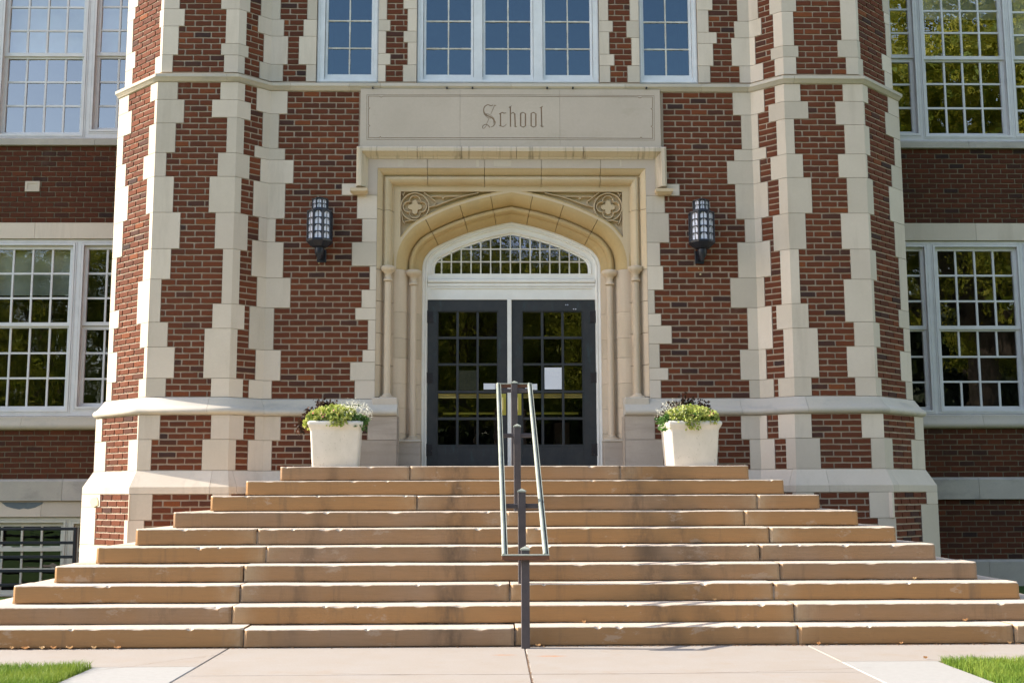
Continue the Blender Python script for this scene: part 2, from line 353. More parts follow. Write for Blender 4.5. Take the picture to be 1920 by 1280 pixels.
def u_of(seg, x, z, o):
    """where the view ray of column x meets the face at height z"""
    a, d, nn, L = SEG[seg]; y = 600; p0 = a + nn*o
    for _ in range(5):
        r = ray(x, y); den = r.x*nn.x + r.y*nn.y
        s = ((p0.x-C0.x)*nn.x + (p0.y-C0.y)*nn.y)/den
        q = C0 + r*s; u = (Vector((q.x, q.y))-a).dot(d); y = proj(P(seg, u, o, z))[1]
    return u
O = {0: .205, 1: .095, 2: 0.0, 3: -.055}
ZT2 = 6.133; ZB2 = 2.350; PC = (ZT2-ZB2)/52
ZT1 = on_y(370, 777, YT-.1)[1]; ZB1 = on_y(370, 881.5, YT-.1)[1]; P1 = (ZT1-ZB1)/9
ZW = on_y(370, 912.5, YT-.2)[1]; ZT0 = on_y(370, 925.5, YT-.2)[1]
ZB3 = on_y(600, 153.0, YC+.05)[1]; ZTOP = 11.4
g2 = lambda x: 160+x/2.976
g8 = lambda x: 1220+x/2.976
g9 = lambda x: 1220+x/2.909
g7 = lambda x: 1380+x/2.976
gB = lambda x: 480+x/3.692
gC = lambda x: 960+x/3.692
g1 = lambda x: x/3.2
g5 = lambda x: x/3.048
gR = lambda x: 1640+x/4.739
# tables: node -> list of (rows, column where the stone ends on the face to its left, and on the face to its right); top row first
T2 = {
 1: [(3,None,g2(243)),(4,None,g2(258)),(5,None,g2(210)),(4,None,g2(225)),(6,None,g2(238)),(6,None,g2(208)),(9,None,g2(170)),(3,None,g2(187)),(4,None,g2(157)),(5,None,g2(175)),(3,None,g2(147))],
 2: [(3,g2(365),g2(515)),(4,g2(387),g2(550)),(5,g2(355),g2(502)),(4,g2(325),g2(450)),(6,g2(343),g2(490)),(6,g2(357),g2(527)),(5,g2(325),g2(475)),(7,g2(292),g2(420)),(4,g2(308),g2(458)),(5,g2(328),g2(495)),(3,g2(298),g2(447))],
 3: [(3,g2(755),g2(890)),(3,g2(708),g2(922)),(6,g2(790),g2(884)),(4,g2(740),g2(915)),(6,g2(692),g2(868)),(6,g2(725),g2(905)),(9,g2(765),g2(860)),(4,g2(710),g2(887)),(8,g2(663),g2(845)),(3,g2(702),g2(878))],
 4: [(4,g2(957),g2(1127)),(6,g2(990),g2(1078)),(2,g2(945),g2(1113)),(4,g2(978),g2(1160)),(6,g2(938),g2(1113)),(4,g2(968),g2(1060)),(6,g2(930),g2(1103)),(5,g2(958),g2(1143)),(7,g2(915),g2(1050)),(5,g2(950),g2(1088)),(3,g2(912),g2(1038))],
 5: [(4,gC(1530),gC(1745)),(6,gC(1590),gC(1705)),(2,1377,g7(168)),(4,g8(428),g8(610)),(6,g8(475),g8(655)),(4,g8(527),g8(620)),(6,g8(488),g8(668)),(5,g8(447),g8(635)),(7,g8(543),g8(678)),(5,g8(502),g8(645)),(3,g9(540),g9(672))],
 6: [(3,g7(218),g7(358)),(3,g7(183),g7(402)),(6,g7(228),g7(325)),(4,g7(195),g7(373)),(6,g8(717),g8(898)),(6,g8(685),g8(865)),(9,g8(727),g8(830)),(4,g8(703),g8(880)),(8,g8(745),g8(935)),(3,g9(697),g9(877))],
 7: [(3,g7(597),g7(735)),(4,g7(557),g7(718)),(5,g7(608),g7(745)),(4,g7(573),g7(733)),(6,g8(1099),g8(1242)),(6,g8(1065),g8(1228)),(5,g8(1117),g8(1258)),(7,g8(1083),g8(1248)),(4,g8(1137),g8(1278)),(5,g8(1098),g8(1263)),(3,g9(1118),g9(1258))],
 8: [(3,g7(848),None),(4,g7(834),None),(5,g7(884),None),(4,g7(869),None),(6,g7(857),None),(6,g8(1363),None),(9,g8(1390),None),(3,g8(1385),None),(4,g8(1413),None),(5,g8(1395),None),(3,g9(1393),None)],
}
T1 = {
 1: [(4,None,g2(93)),(5,None,g2(113))], 2: [(4,g2(292),g2(415)),(5,g2(240),g2(366))],
 3: [(4,g2(702),g2(882)),(5,g2(652),g2(838))], 4: [(4,g2(947),g2(1088)),(5,g2(907),g2(1038))],
 5: [(4,g9(495),g9(635)),(5,g9(543),g9(677))], 6: [(4,g9(697),g9(877)),(5,g9(740),g9(925))],
 7: [(4,g9(1152),g9(1270)),(5,g9(1205),g9(1320))], 8: [(4,g9(1440),None),(5,g9(1425),None)],
}
T0 = {
 1: [(2,None,g5(572)),(6,None,g5(543)),(12,None,g5(600))], 2: [(4,g5(738),g5(868)),(4,g5(710),g5(820)),(12,g5(640),g5(850))],
 3: [(20,395,430)], 4: [(20,470,530)], 5: [(20,1405,1440)], 6: [(20,1490,1530)],
 7: [(4,g9(1195),g9(1318)),(4,g9(1243),g9(1340)),(12,g9(1200),g9(1330))], 8: [(2,g9(1505),None),(18,g9(1488),None)],
}
# upper storey tables start at the string course: BOTTOM row first
T3 = {
 1: [(3,None,g1(795)),(3,None,g1(812)),(6,None,g1(797)),(2,None,g1(812)),(5,None,g1(832))],
 2: [(3,g1(932),g1(1035)),(5,g1(965),g1(1070)),(3,g1(960),g1(1107)),(6,g1(973),g1(1080))],
 3: [(3,g1(1345),g1(1467)),(2,g1(1328),g1(1490)),(6,g1(1357),g1(1478)),(4,g1(1330),g1(1502))],
 4: [(3,gB(25),gB(185)),(5,gB(54),gB(220)),(3,gB(16),gB(193)),(5,gB(38),gB(170))],
 5: [(3,gC(1577),gC(1738)),(5,gC(1522),gC(1683)),(3,gC(1540),gC(1725)),(5,gC(1560),gC(1700))],
 6: [(3,g7(217),g7(335)),(2,g7(195),g7(347)),(6,g7(209),g7(320)),(4,g7(186),g7(333))],
 7: [(3,g7(615),g7(708)),(3,g7(568),g7(692)),(9,g7(584),g7(680))],
 8: [(3,g7(830),None),(3,g7(815),None),(6,g7(836),None),(2,g7(826),None),(5,g7(815),None)],
}
def stone_block(i, uL, uR, o, z0, z1, sides=3, depth=.10, proud=.003, j=.0025):
    """a quoin bent round node i; sides 1 = only the left face, 2 = only the right face"""
    z0 += j; z1 -= j; w1 = o+proud; w0 = o-depth
    pts_o, pts_i = [], []
    if i > 0:
        pts_o.append(P(i-1, uL, w1, 0)[:2]); pts_i.append(P(i-1, uL, w0, 0)[:2])
    c = corner(i, w1); pts_o.append((c.x, c.y)); c = corner(i, w0); pts_i.append((c.x, c.y))
    if i < len(NODES)-1:
        pts_o.append(P(i, uR, w1, 0)[:2]); pts_i.append(P(i, uR, w0, 0)[:2])
    mb = MB(); k = len(pts_o)
    V = [(p[0], p[1], z) for z in (z0, z1) for p in pts_o+pts_i]
    n2 = 2*k; Fc = []
    for q in range(k-1):
        Fc += [(q, q+1, n2+q+1, n2+q), (k+q+1, k+q, n2+k+q, n2+k+q+1), (q+1, q, k+q, k+q+1), (n2+q, n2+q+1, n2+k+q+1, n2+k+q)]
    Fc += [(0, n2, n2+k, k), (k-1, 2*k-1, n2+2*k-1, n2+k-1)]
    mb.add(V, Fc); return mb
def face_block(seg, u0, u1, o, z0, z1, depth=.10, proud=.003, j=.0025):
    mb = MB(); V = []
    for z in (z0+j, z1-j):
        for wd in (o+proud, o-depth):
            for u in (u0+j, u1-j): V.append(P(seg, u, wd, z))
    mb.add(V, ((0,1,5,4),(2,6,7,3),(0,4,6,2),(1,3,7,5),(4,5,7,6),(0,2,3,1))); return mb

brick_cells = []      # every brick: (seg, u0, u1, z0, z1, o)
high = MB()           # quoins above the picture joined
def level(tables, o, ztop, pitch, nrows, up, segs, mat='limestone', holes=lambda s, r, z: [], span=None, repeat=False):
    """lay quoins and bricks; returns nothing"""
    lim = {}          # (node,row) -> (uL,uR)
    for nd, tab in tables.items():
        r = 0; k = 0; tabs = list(tab)
        while r < nrows:
            if k >= len(tabs):
                if not repeat: break
                tabs = tabs + list(tab)
            rows, xl, xr = tabs[k]; rows = min(rows, nrows-r)
            za, zb = ((ztop + r*pitch, ztop+(r+rows)*pitch) if up else (ztop-(r+rows)*pitch, ztop-r*pitch)); zm = (za+zb)/2
            zz = zm if not (repeat and k >= len(tab)) else ztop+4*pitch
            uL = u_of(nd-1, xl, zz, o) if xl is not None else (SEG[nd-1][3] + (-.10 if k % 2 else -.20))
            uR = u_of(nd, xr, zz, o) if xr is not None else (.10 if k % 2 else .20)
            mb = stone_block(nd, uL, uR, o, za, zb)
            if za > 7.3:
                high.add(mb.v, mb.f)
            else: mb.build('quoin_stone', mat, B)
            for q in range(r, r+rows): lim[(nd, q)] = (uL, uR)
            r += rows; k += 1
    for sg in segs:
        s0, s1 = (0, SEG[sg][3]) if span is None or sg not in span else span[sg]
        for r in range(nrows):
            a = ucorner(sg, 0, o) if sg == 0 else lim.get((sg, r), (0, 0))[1]
            b_ = ucorner(sg, 1, o) if sg == 8 else lim.get((sg+1, r), (SEG[sg][3], 0))[0]
            if span and sg in span: a = max(a, s0); b_ = min(b_, s1)
            za = (ztop + r*pitch) if up else (ztop-(r+1)*pitch)
            iv = [(a, b_)]
            for h0, h1 in holes(sg, r, za+pitch/2):
                nv = []
                for (p, q) in iv:
                    if h1 <= p or h0 >= q: nv.append((p, q)); continue
                    if h0 > p: nv.append((p, h0))
                    if h1 < q: nv.append((h1, q))
                iv = nv
            for p, q in iv: lay(sg, p+.006, q-.006, za, pitch, o, r)
def lay(sg, a, b_, za, pitch, o, r):
    if b_-a < .02: return
    mod = .203; jn = .0165; z0 = za+.0088; z1 = za+pitch-.0088
    st = math.floor(a/mod)*mod - mod + (mod/2 if r % 2 else 0) + random.uniform(-.006, .006)
    u = st; cells = []
    while u < b_:
        p, q = max(u, a), min(u+mod-jn, b_)
        if q-p > .004: cells.append([p, q])
        u += mod + random.uniform(-.003, .003)
    out = []
    for c in cells:
        if out and (c[1]-c[0] < .035): out[-1][1] = c[1] if random.random() < .8 else out[-1][1]; continue
        out.append(c)
    if len(out) > 1 and out[0][1]-out[0][0] < .035: out[1][0] = out[0][0]; out.pop(0)
    if out: out[0][0] = a; out[-1][1] = b_
    for p, q in out: brick_cells.append((sg, p, q, z0, z1, o))

# --- portal measures on the central wall
REFX = -on_y(737, 450, 4.13)[0]; REFZ = Z_at(348.5, 4.13, 800)
ARX = REFX + .185                                      # right-hand edge of the jamb quoins (arris of the frame)
sgn0, sgn1 = X_at(675.5, 5.5, YC), X_at(1238.5, 5.5, YC)
zs_top = Z_at(167.5, YC-.02, 700); zs_bot = Z_at(275.5, YC-.02, 800)
CU = lambda X: X+2.955
E_L = [(16, g2(1527), 0), (2, g2(1432), 1), (4, g2(1517), 1), (4, g2(1545), 1), (4, g2(1488), 1), (4, g2(1587), 1), (3, g2(1542), 1), (2, g2(1507), 1), (5, g2(1577), 1), (2, g2(1547), 1), (3, g2(1478), 1), (3, g2(1503), 1)]
E_R = [(16, g8(70), 0), (2, g8(160), 1), (3, g8(78), 1), (5, g8(102), 1), (4, g8(52), 1), (4, g8(70), 1), (4, g8(22), 1), (2, g8(58), 1), (3, g8(117), 1), (4, g8(50), 1), (2, g8(98), 1), (3, g8(57), 1)]
E1_L = [(4, g2(1575), 1), (5, g2(1520), 1)]; E1_R = [(4, g9(22), 1), (5, g9(68), 1)]
def jamb(tab, side, o, ztop, pitch, mat='limestone', inner=None):
    res = []; r = 0
    for rows, x, st in tab:
        za, zb = ztop-(r+rows)*pitch, ztop-r*pitch
        u = u_of(4, x, (za+zb)/2, o); e = CU(-ARX if side < 0 else ARX) if inner is None else CU(inner)
        if st: face_block(4, min(u, e), max(u, e), o, za, zb).build('quoin_stone' if mat == 'limestone' else 'jamb_stone', mat, B)
        res += [u]*rows; r += rows
    return res
uEL = jamb(E_L, -1, 0, ZT2, PC); uER = jamb(E_R, 1, 0, ZT2, PC)
INL, INR = X_at(744.5, 2.0, YC-.095), X_at(1172, 2.0, YC-.095)
uEL1 = jamb(E1_L, -1, .095, ZT1, P1, 'pedestal_stone', INL); uER1 = jamb(E1_R, 1, .095, ZT1, P1, 'pedestal_stone', INR)
def holes2(sg, r, z): return [(uEL[r], uER[r])] if sg == 4 else []
def holes1(sg, r, z): return [(uEL1[r], uER1[r])] if sg == 4 else []
# windows of the upper storey above the door: (frame left, frame right) columns
WY = YC - O[3] + .0
W3 = [(592.4, 708.9), (781.0, 1124.2), (1199.7, 1309.6)]
W3u = [(CU(X_at(a, 6.4, YC+.055)), CU(X_at(b_, 6.4, YC+.055))) for a, b_ in W3]
ZWT = 8.35
JT = [  # (window index, side, table bottom first)
 (0, -1, [(3,gB(347)),(5,gB(297)),(3,gB(330)),(6,gB(357))]), (0, 1, [(3,gB(897)),(2,gB(930)),(4,gB(900)),(2,gB(930)),(5,gB(907))]),
 (1, -1, [(3,gB(1018)),(4,gB(1050)),(2,gB(1022)),(4,gB(1050)),(5,gB(1022))]), (1, 1, [(3,gC(680)),(2,gC(708)),(4,gC(673)),(2,gC(697)),(5,gC(665))]),
 (2, -1, [(3,gC(800)),(5,gC(828)),(3,gC(793)),(6,gC(815))]), (2, 1, [(3,gC(1372)),(4,gC(1392)),(2,gC(1417)),(4,gC(1360)),(5,gC(1385))])]
N3 = int((ZTOP-ZB3)/PC); NWR = int((ZWT-ZB3)/PC)
jl = {}
for wi, sd, tab in JT:
    r = 0; k = 0
    while r < NWR:
        rows, x = tab[k % len(tab)]; rows = min(rows, NWR-r); za, zb = ZB3+r*PC, ZB3+(r+rows)*PC
        zz = (za+zb)/2 if k < len(tab) else ZB3+5*PC
        u = u_of(4, x, zz, O[3]); e = W3u[wi][0] if sd < 0 else W3u[wi][1]
        mb = face_block(4, min(u, e), max(u, e), O[3], za, zb)
        if za > 7.3: high.add(mb.v, mb.f)
        else: mb.build('quoin_stone', 'limestone', B)
        for q in range(r, r+rows): jl[(wi, sd, q)] = u
        r += rows; k += 1
for wi in range(3):   # lintels over the windows
    a, b_ = W3u[wi]; mb = face_block(4, a-.15, b_+.15, O[3], ZB3+NWR*PC, ZB3+(NWR+4)*PC); high.add(mb.v, mb.f)
def holes3(sg, r, z):
    if sg != 4: return []
    if r < NWR: return [(jl[(wi, -1, r)], jl[(wi, 1, r)]) for wi in range(3)]
    if r < NWR+4: return [(W3u[wi][0]-.15, W3u[wi][1]+.15) for wi in range(3)]
    return []
level(T2, O[2], ZT2, PC, 52, False, range(9), holes=holes2)
level(T1, O[1], ZT1, P1, 9, False, range(9), holes=holes1)
level(T0, O[0], ZT0, .0728, 18, False, range(9), span={4: (0, 0.0)})
level(T3, O[3], ZB3, PC, N3, True, range(9), holes=holes3, repeat=True)
stuff(high.build('quoin_stone', 'limestone', B))

# --- wall cores (mortar) with openings
def sheet(mb, seg, u0, u1, z0, z1, wd, holes):
    us = sorted({u0, u1} | {min(max(h[k], u0), u1) for h in holes for k in (0, 1)}); zs = sorted({z0, z1} | {min(max(h[k], z0), z1) for h in holes for k in (2, 3)})
    for a, b_ in zip(us, us[1:]):
        for c, d in zip(zs, zs[1:]):
            um, zm = (a+b_)/2, (c+d)/2
            if b_-a < 1e-6 or d-c < 1e-6 or any(h[0] < um < h[1] and h[2] < zm < h[3] for h in holes): continue
            mb.quad(P(seg, a, wd, c), P(seg, b_, wd, c), P(seg, b_, wd, d), P(seg, a, wd, d))
wall = MB()
DX = 1.10; DZ = Z_at(424, 4.4)
for o, z0, z1 in ((O[0], -.6, ZT0+.02), (O[1], ZB1-.02, ZT1+.02), (O[2], ZB2-.04, ZT2+.02), (O[3], ZB3-.04, ZTOP)):
    for sg in range(9):
        hs = []
        if sg == 4:
            if o in (O[1], O[2]): hs.append((CU(-ARX-.02), CU(ARX+.02), 0, REFZ+.2))
            if o == O[1]: hs = [(CU(INL), CU(INR), 0, 9)]
            if o == O[3]: hs = [(a, b_, 0, ZB3+NWR*PC) for a, b_ in W3u]
        wd = o-.010
        sheet(wall, sg, ucorner(sg, 0, wd), ucorner(sg, 1, wd), z0, z1, wd, hs)
rf = [corner(i, O[3]-.01) for i in range(10)]
wall.add([(p.x, p.y, ZTOP) for p in rf], (tuple(range(10)),))
wall.build('wall_core', 'mortar', B)

# --- moulded courses swept along the towers and the wall
def path_piece(s0, s1):
    """pieces of the polyline between arc lengths; returns list of (kind,data)"""
    out = []; acc = 0
    for i in range(9):
        L = SEG[i][3]
        if s1 <= acc: break
        if s0 < acc+L:
            if s0 > acc - 1e-9: out.append(('p', i, s0-acc)) if s0 > acc else out.append(('n', i))
            elif acc > s0: out.append(('n', i))
            if s1 < acc+L: out.append(('p', i, s1-acc)); return out
        acc += L
    if s1 >= acc-1e-6: out.append(('n', 9))
    return out
def ppos(e, o):
    if e[0] == 'n': c = corner(e[1], o); return c
    q = P(e[1], e[2], o, 0); return Vector(q[:2])
ACC = [0]
for sg in SEG: ACC.append(ACC[-1]+sg[3])
def course(name, prof, cuts, mat, gap=.003, smooth=True):
    for a, b_ in cuts:
        pc = path_piece(a+gap/2, b_-gap/2)
        if len(pc) < 2: continue
        R = [[(ppos(e, o).x, ppos(e, o).y, z) for o, z in prof] for e in pc]
        mb = MB(); mb.rings(R, closed=True, caps=True); mb.build(name, mat, B, smooth, 40)
def s_of(seg, u): return ACC[seg]+u
cutsA = [ACC[0], s_of(1, .30), s_of(2, .72), s_of(3, .25), s_of(4, .30), s_of(4, 1.0)]
Lt = ACC[4]; Rt = ACC[5]
c2 = [0, s_of(1, .80), s_of(2, .83), s_of(4, .25), s_of(4, .97), s_of(4, 1.35), s_of(4, 2.95), s_of(4, 4.35), s_of(4, 5.3), s_of(4, 5.87), s_of(6, .12), s_of(7, .06), ACC[9]]
zs = ZT2; zt = ZB3
course('string_course_stone', [(-.10, zs+.002), (.002, zs+.002), (.018, zs+.012), (.024, zs+.030), (.044, zs+.046), (.050, zs+.052), (.050, zs+.088), (.020, zs+.100), (O[3]-.05, zt-.003), (-.16, zt-.003)],
       list(zip(c2, c2[1:])), 'moulding_stone')
zb, zt = ZT1, ZB2
prof1 = [(-.08, zb+.002), (.100, zb+.002), (.122, zb+.012), (.137, zb+.032), (.137, zb+.052), (.126, zb+.072), (.104, zb+.088), (.088, zb+.100), (.070, zb+.122), (.050, zb+.150), (.030, zb+.180), (.022, zb+.196), (.004, zt-.003), (-.08, zt-.003)]
el1 = CU(INL); er1 = CU(INR)
c1 = [0, s_of(1, .55), s_of(2, .735), s_of(3, .42), s_of(4, .85), s_of(4, el1)]
course('water_table_stone', prof1, list(zip(c1, c1[1:])), 'moulding_stone')
c1 = [s_of(4, er1), s_of(4, er1+.62), s_of(5, .0)-.25, s_of(6, .12), s_of(7, .06), ACC[9]]
course('water_table_stone', prof1, list(zip(c1, c1[1:])), 'moulding_stone')
prof0 = [(-.05, ZT0+.002), (.208, ZT0+.002), (.208, ZW), (.100, ZB1-.003), (-.05, ZB1-.003)]
c0 = [0, ACC[2]-.02, s_of(2, .82), s_of(3, .02), s_of(4, .7)]
course('plinth_stone', prof0, list(zip(c0, c0[1:])), 'limestone', smooth=False)
c0 = [ACC[5]-.7, s_of(5, .44), s_of(6, .30), ACC[7]+.04, ACC[9]]
course('plinth_stone', prof0, list(zip(c0, c0[1:])), 'limestone', smooth=False)
course('coping_stone', [(-.35, ZTOP), (.02, ZTOP), (.02, ZTOP+.1), (-.3, ZTOP+.16)], list(zip(ACC, ACC[1:])), 'limestone', smooth=False)

# ------------------------------------------------------------ windows
def plate(mb, x0, x1, z0, z1, holes, y, depth):
    xs = sorted({x0, x1} | {h[k] for h in holes for k in (0, 1)}); zs_ = sorted({z0, z1} | {h[k] for h in holes for k in (2, 3)})
    for a, b_ in zip(xs, xs[1:]):
        for c, d in zip(zs_, zs_[1:]):
            xm, zm = (a+b_)/2, (c+d)/2
            if any(h[0] < xm < h[1] and h[2] < zm < h[3] for h in holes): continue
            mb.quad((a, y, c), (b_, y, c), (b_, y, d), (a, y, d))
    for h in [(x0, x1, z0, z1)]+list(holes):
        a, b_, c, d = h[:4]
        for p, q in (((a, c), (b_, c)), ((b_, c), (b_, d)), ((b_, d), (a, d)), ((a, d), (a, c))):
            mb.quad((p[0], y, p[1]), (q[0], y, q[1]), (q[0], y+depth, q[1]), (p[0], y+depth, p[1]))
def sash(W, xs, zz, y, glassm, barm, bar=.022, skip=(), rim=None, rimw=.045, rimm='window_white', wob=0):
    """xs, zz: glazing lines from edge to edge; panes become parts, the bars one joined part"""
    mb = MB(); sk = set(skip)   # skip: (row, column boundary) pairs with no vertical bar
    for r in range(len(zz)-1):
        c = 0
        while c < len(xs)-1:
            e = c+1
            while e < len(xs)-1 and (r, e) in sk: e += 1
            p = MB(); tl = random.uniform(-.0025, .0025); tz = random.uniform(-.0025, .0025)
            x0, x1, z0, z1 = xs[c]-.004, xs[e]+.004, zz[r]-.004, zz[r+1]+.004
            p.quad((x0, y+tl, z0), (x1, y-tl, z0+0), (x1, y-tl+tz, z1), (x0, y+tl+tz, z1)); p.build('pane', glassm, W)
            c = e
    for k in range(1, len(zz)-1):
        if wob:
            n_ = 14; L = xs[-1]-xs[0]
            for q in range(n_):
                w1 = bar/2*random.uniform(.75, 1.15); mb.box(xs[0]+L*q/n_, xs[0]+L*(q+1)/n_, y-.012-random.uniform(0, .002), y+.01, zz[k]-w1, zz[k]+w1)
        else: mb.box(xs[0], xs[-1], y-.013, y+.01, zz[k]-bar/2, zz[k]+bar/2)
    for r in range(len(zz)-1):
        for k in range(1, len(xs)-1):
            if (r, k) in sk: continue
            if wob:
                n_ = 5; L = zz[r+1]-zz[r]
                for q in range(n_):
                    w1 = bar/2*random.uniform(.75, 1.15); mb.box(xs[k]-w1, xs[k]+w1, y-.014-random.uniform(0, .002), y+.009, zz[r]+L*q/n_, zz[r]+L*(q+1)/n_)
            else: mb.box(xs[k]-bar/2, xs[k]+bar/2, y-.015, y+.009, zz[r], zz[r+1])
    if len(mb.v): stuff(mb.build('glazing_bars', barm, W))
    if rimw:
        mb = MB(); plate(mb, xs[0]-rimw, xs[-1]+rimw, zz[0]-rimw, zz[-1]+rimw, [(xs[0], xs[-1], zz[0], zz[-1])], y-.028, .04); mb.build('sash_frame', rimm, W)
def part_empty(name, loc):
    o = bpy.data.objects.new(name, None); COL.objects.link(o); o.empty_display_size = .1
    o.location = loc; o.parent = B; o.matrix_parent_inverse = Matrix.Translation(-B.location); return o

# upper storey windows above the entrance
GY = YC+.055+.10
def zy(y, x=960): return on_y(x, y, GY)[1]
def xx(x): return X_at(x, 6.6, GY)
lights = [(0, [614.9, 655.5, 696.7]), (1, [799, 840.8, 883]), (1, [910, 952.6, 994.6]), (1, [1022.3, 1064.3, 1106]), (2, [1207, 1248.5, 1291.5])]
Wn = []
for wi in range(3):
    a, b_ = W3u[wi]; x0, x1 = a-2.955+.004, b_-2.955-.004
    W = part_empty('window', ((x0+x1)/2, GY, ZB3)); Wn.append(W)
    mb = MB(); hs = []
    for k, xs_ in lights:
        if k == wi: hs.append((xx(xs_[0])-.035, xx(xs_[2])+.035, zy(142.5)-.075, ZWT-.10))
    plate(mb, x0, x1, ZB3+.003, ZB3+NWR*PC-.003, hs, GY-.065, .10)
    # thin back band moulding round the frame
    plate(mb, x0+.012, x1-.012, ZB3+.012, ZB3+NWR*PC-.012, [(x0+.03, x1-.03, ZB3+.03, ZB3+NWR*PC-.03)], GY-.075, .012)
    mb.build('window_frame', 'old_white_paint', W)
    for k, xs_ in lights:
        if k != wi: continue
        X = [xx(v) for v in xs_]; zg = zy(142.5); z1_ = zy(92.7); z2_ = zy(41.6); st = z2_-z1_
        sash(W, X, [zg, z1_, z2_, z2_+st, z2_+2*st, z2_+3*st], GY, 'upper_glass', 'bar_paint', .017, (), rimw=.03, rimm='old_white_paint', wob=1)
        mb = MB(); mb.box(X[0]-.034, X[-1]+.034, GY-.034, GY+.01, zg-.074, zg-.031); mb.build('bottom_rail', 'old_white_paint', W)
# wings ------------------------------------------------
FY = YW+.06; WG = YW+.10
def zwin(W_, y, x): return on_y(x, y, WG)[1]
def unit(W, cols, ycol, urows, lrows, xr, mat='window_white', blind=0, skip=(), gm='window_glass', screen=False):
    """a double-hung unit: columns measured at height ycol, rows as picture heights at xr"""
    X = [on_y(c, ycol, WG)[0] for c in cols]
    for rows, yo, sk in ((urows, 0, ()), (lrows, .028, skip)):
        Z = sorted(on_y(xr, y, WG)[1] for y in rows)
        sash(W, X, Z, WG+yo, gm, mat, .026, sk, rimw=.05, rimm=mat)
    if blind:
        z1 = on_y(xr, urows[0], WG)[1]; mb = MB(); mb.box(X[0]-.05, X[-1]+.05, WG+.12, WG+.124, z1-blind, z1+.05); mb.build('roller_blind', 'blind_cloth', W)
    return X
def rect_of(X, yr, xr): z = sorted(on_y(xr, y, WG)[1] for y in yr); return (X[0]-.05, X[-1]+.05, z[0]-.05, z[-1]+.05)
wing_holes = {-1: [], 1: []}
def wing_window(sgn, units, top_y, bot_y, xr, mat, xa, xb):
    """units: list of dict(cols, ycol, u, l, ...)"""
    zt_ = on_y(xr, top_y, YW)[1]; zb_ = on_y(xr, bot_y, YW)[1]
    W = part_empty('window', ((xa+xb)/2, YW, zb_)); hs = []
    for U in units:
        X = unit(W, U['cols'], U['ycol'], U['u'], U['l'], U.get('xr', xr), mat, U.get('blind', 0), U.get('skip', ()), 'wing_upper_glass' if bot_y < 300 else 'window_glass')
        hs.append(rect_of(X, U['u']+U['l'], U.get('xr', xr)))
    mb = MB(); plate(mb, xa, xb, zb_+.003, zt_-.003, hs, FY-.03, .12)
    for h in hs:   # stepped casing round every unit
        plate(mb, h[0]-.030, h[1]+.030, h[2]-.030, h[3]+.030, [h], FY-.042, .02)
        plate(mb, h[0]-.052, h[1]+.052, h[2]-.052, h[3]+.052, [(h[0]-.036, h[1]+.036, h[2]-.036, h[3]+.036)], FY-.036, .01)
    mb.build('window_frame', mat, W)
    wing_holes[sgn].append((xa, xb, zb_, zt_)); return zb_, zt_
LX0, LX1 = -9.6, -4.92
RX0, RX1 = 4.92, 9.9
W_UL = wing_window(-1, [dict(cols=[16.3, 51, 87.5, 123.4, 155.3], ycol=106, u=[-28, 15, 58.8, 101.0], l=[111, 153.8, 198.4, 248.4], blind=1.05),
                 dict(cols=[188.5, 223, 257], ycol=106, u=[-28, 14, 58, 100.0], l=[110, 153.5, 198.4, 240], xr=200, blind=1.0),
                 dict(cols=[-95, -56, -18], ycol=106, u=[-28, 15, 58.8, 101.0], l=[111, 153.8, 198.4, 248.4], blind=1.0)], -46, 258.5, 100, 'window_white', LX0, LX1)
W_LL = wing_window(-1, [dict(cols=[-15, 19.5, 56, 93, 127], ycol=611, u=[468.4, 513.3, 559.4, 605], l=[615, 661.7, 708.6, 761.3], blind=.62),
                 dict(cols=[161.3, 196.5, 231], ycol=611, u=[468.4, 513.3, 559.4, 604], l=[618, 661.7, 709.8, 755.5], xr=190),
                 dict(cols=[-120, -85, -50], ycol=611, u=[468.4, 513.3, 559.4, 605], l=[615, 661.7, 708.6, 761.3])], 447.5, 779.5, 60, 'window_white', LX0, LX1)
W_UR = wing_window(1, [dict(cols=[1633, 1668, 1702.6], ycol=67, u=[-24, 19, 63, 104], l=[117, 158, 202, 247], xr=1690),
                 dict(cols=[1734.5, 1769.8, 1804, 1837.7, 1874], ycol=111, u=[-24, 21.8, 62.8, 107], l=[116.5, 157.3, 202.6, 250.3], xr=1800, blind=.45),
                 dict(cols=[1901.8, 1936, 1970], ycol=111, u=[-24, 24, 67, 107], l=[117, 162, 207, 250.3], xr=1910, blind=1.0)], -44, 264, 1800, 'window_white', RX0, RX1)
W_LR = wing_window(1, [dict(cols=[1660, 1695, 1730], ycol=615, u=[471.5, 517, 565, 611], l=[621, 668.4, 716.4, 762.5], xr=1710),
                 dict(cols=[1763.3, 1797.5, 1833.3, 1868.5, 1904.5], ycol=615, u=[471.5, 517, 565, 611], l=[621, 668.4, 715.2, 761.3], xr=1830, skip=((1, 1), (1, 3))),
                 dict(cols=[1936, 1971, 2006], ycol=615, u=[471.5, 517, 565, 611], l=[621, 668.4, 715.2, 761.3], xr=1960)], 451, 776, 1820, 'window_white', RX0, RX1)
W_BL = wing_window(-1, [dict(cols=[-36, 2, 39.6, 76.8, 113.3], ycol=1040, u=[986, 1025.5], l=[1030, 1066.5, 1105.6]),
                 dict(cols=[146.5, 180, 214], ycol=1040, u=[988, 1027], l=[1031, 1067, 1105.6], xr=150)], 968.5, 1118, 80, 'window_cream', LX0+.6, LX1)
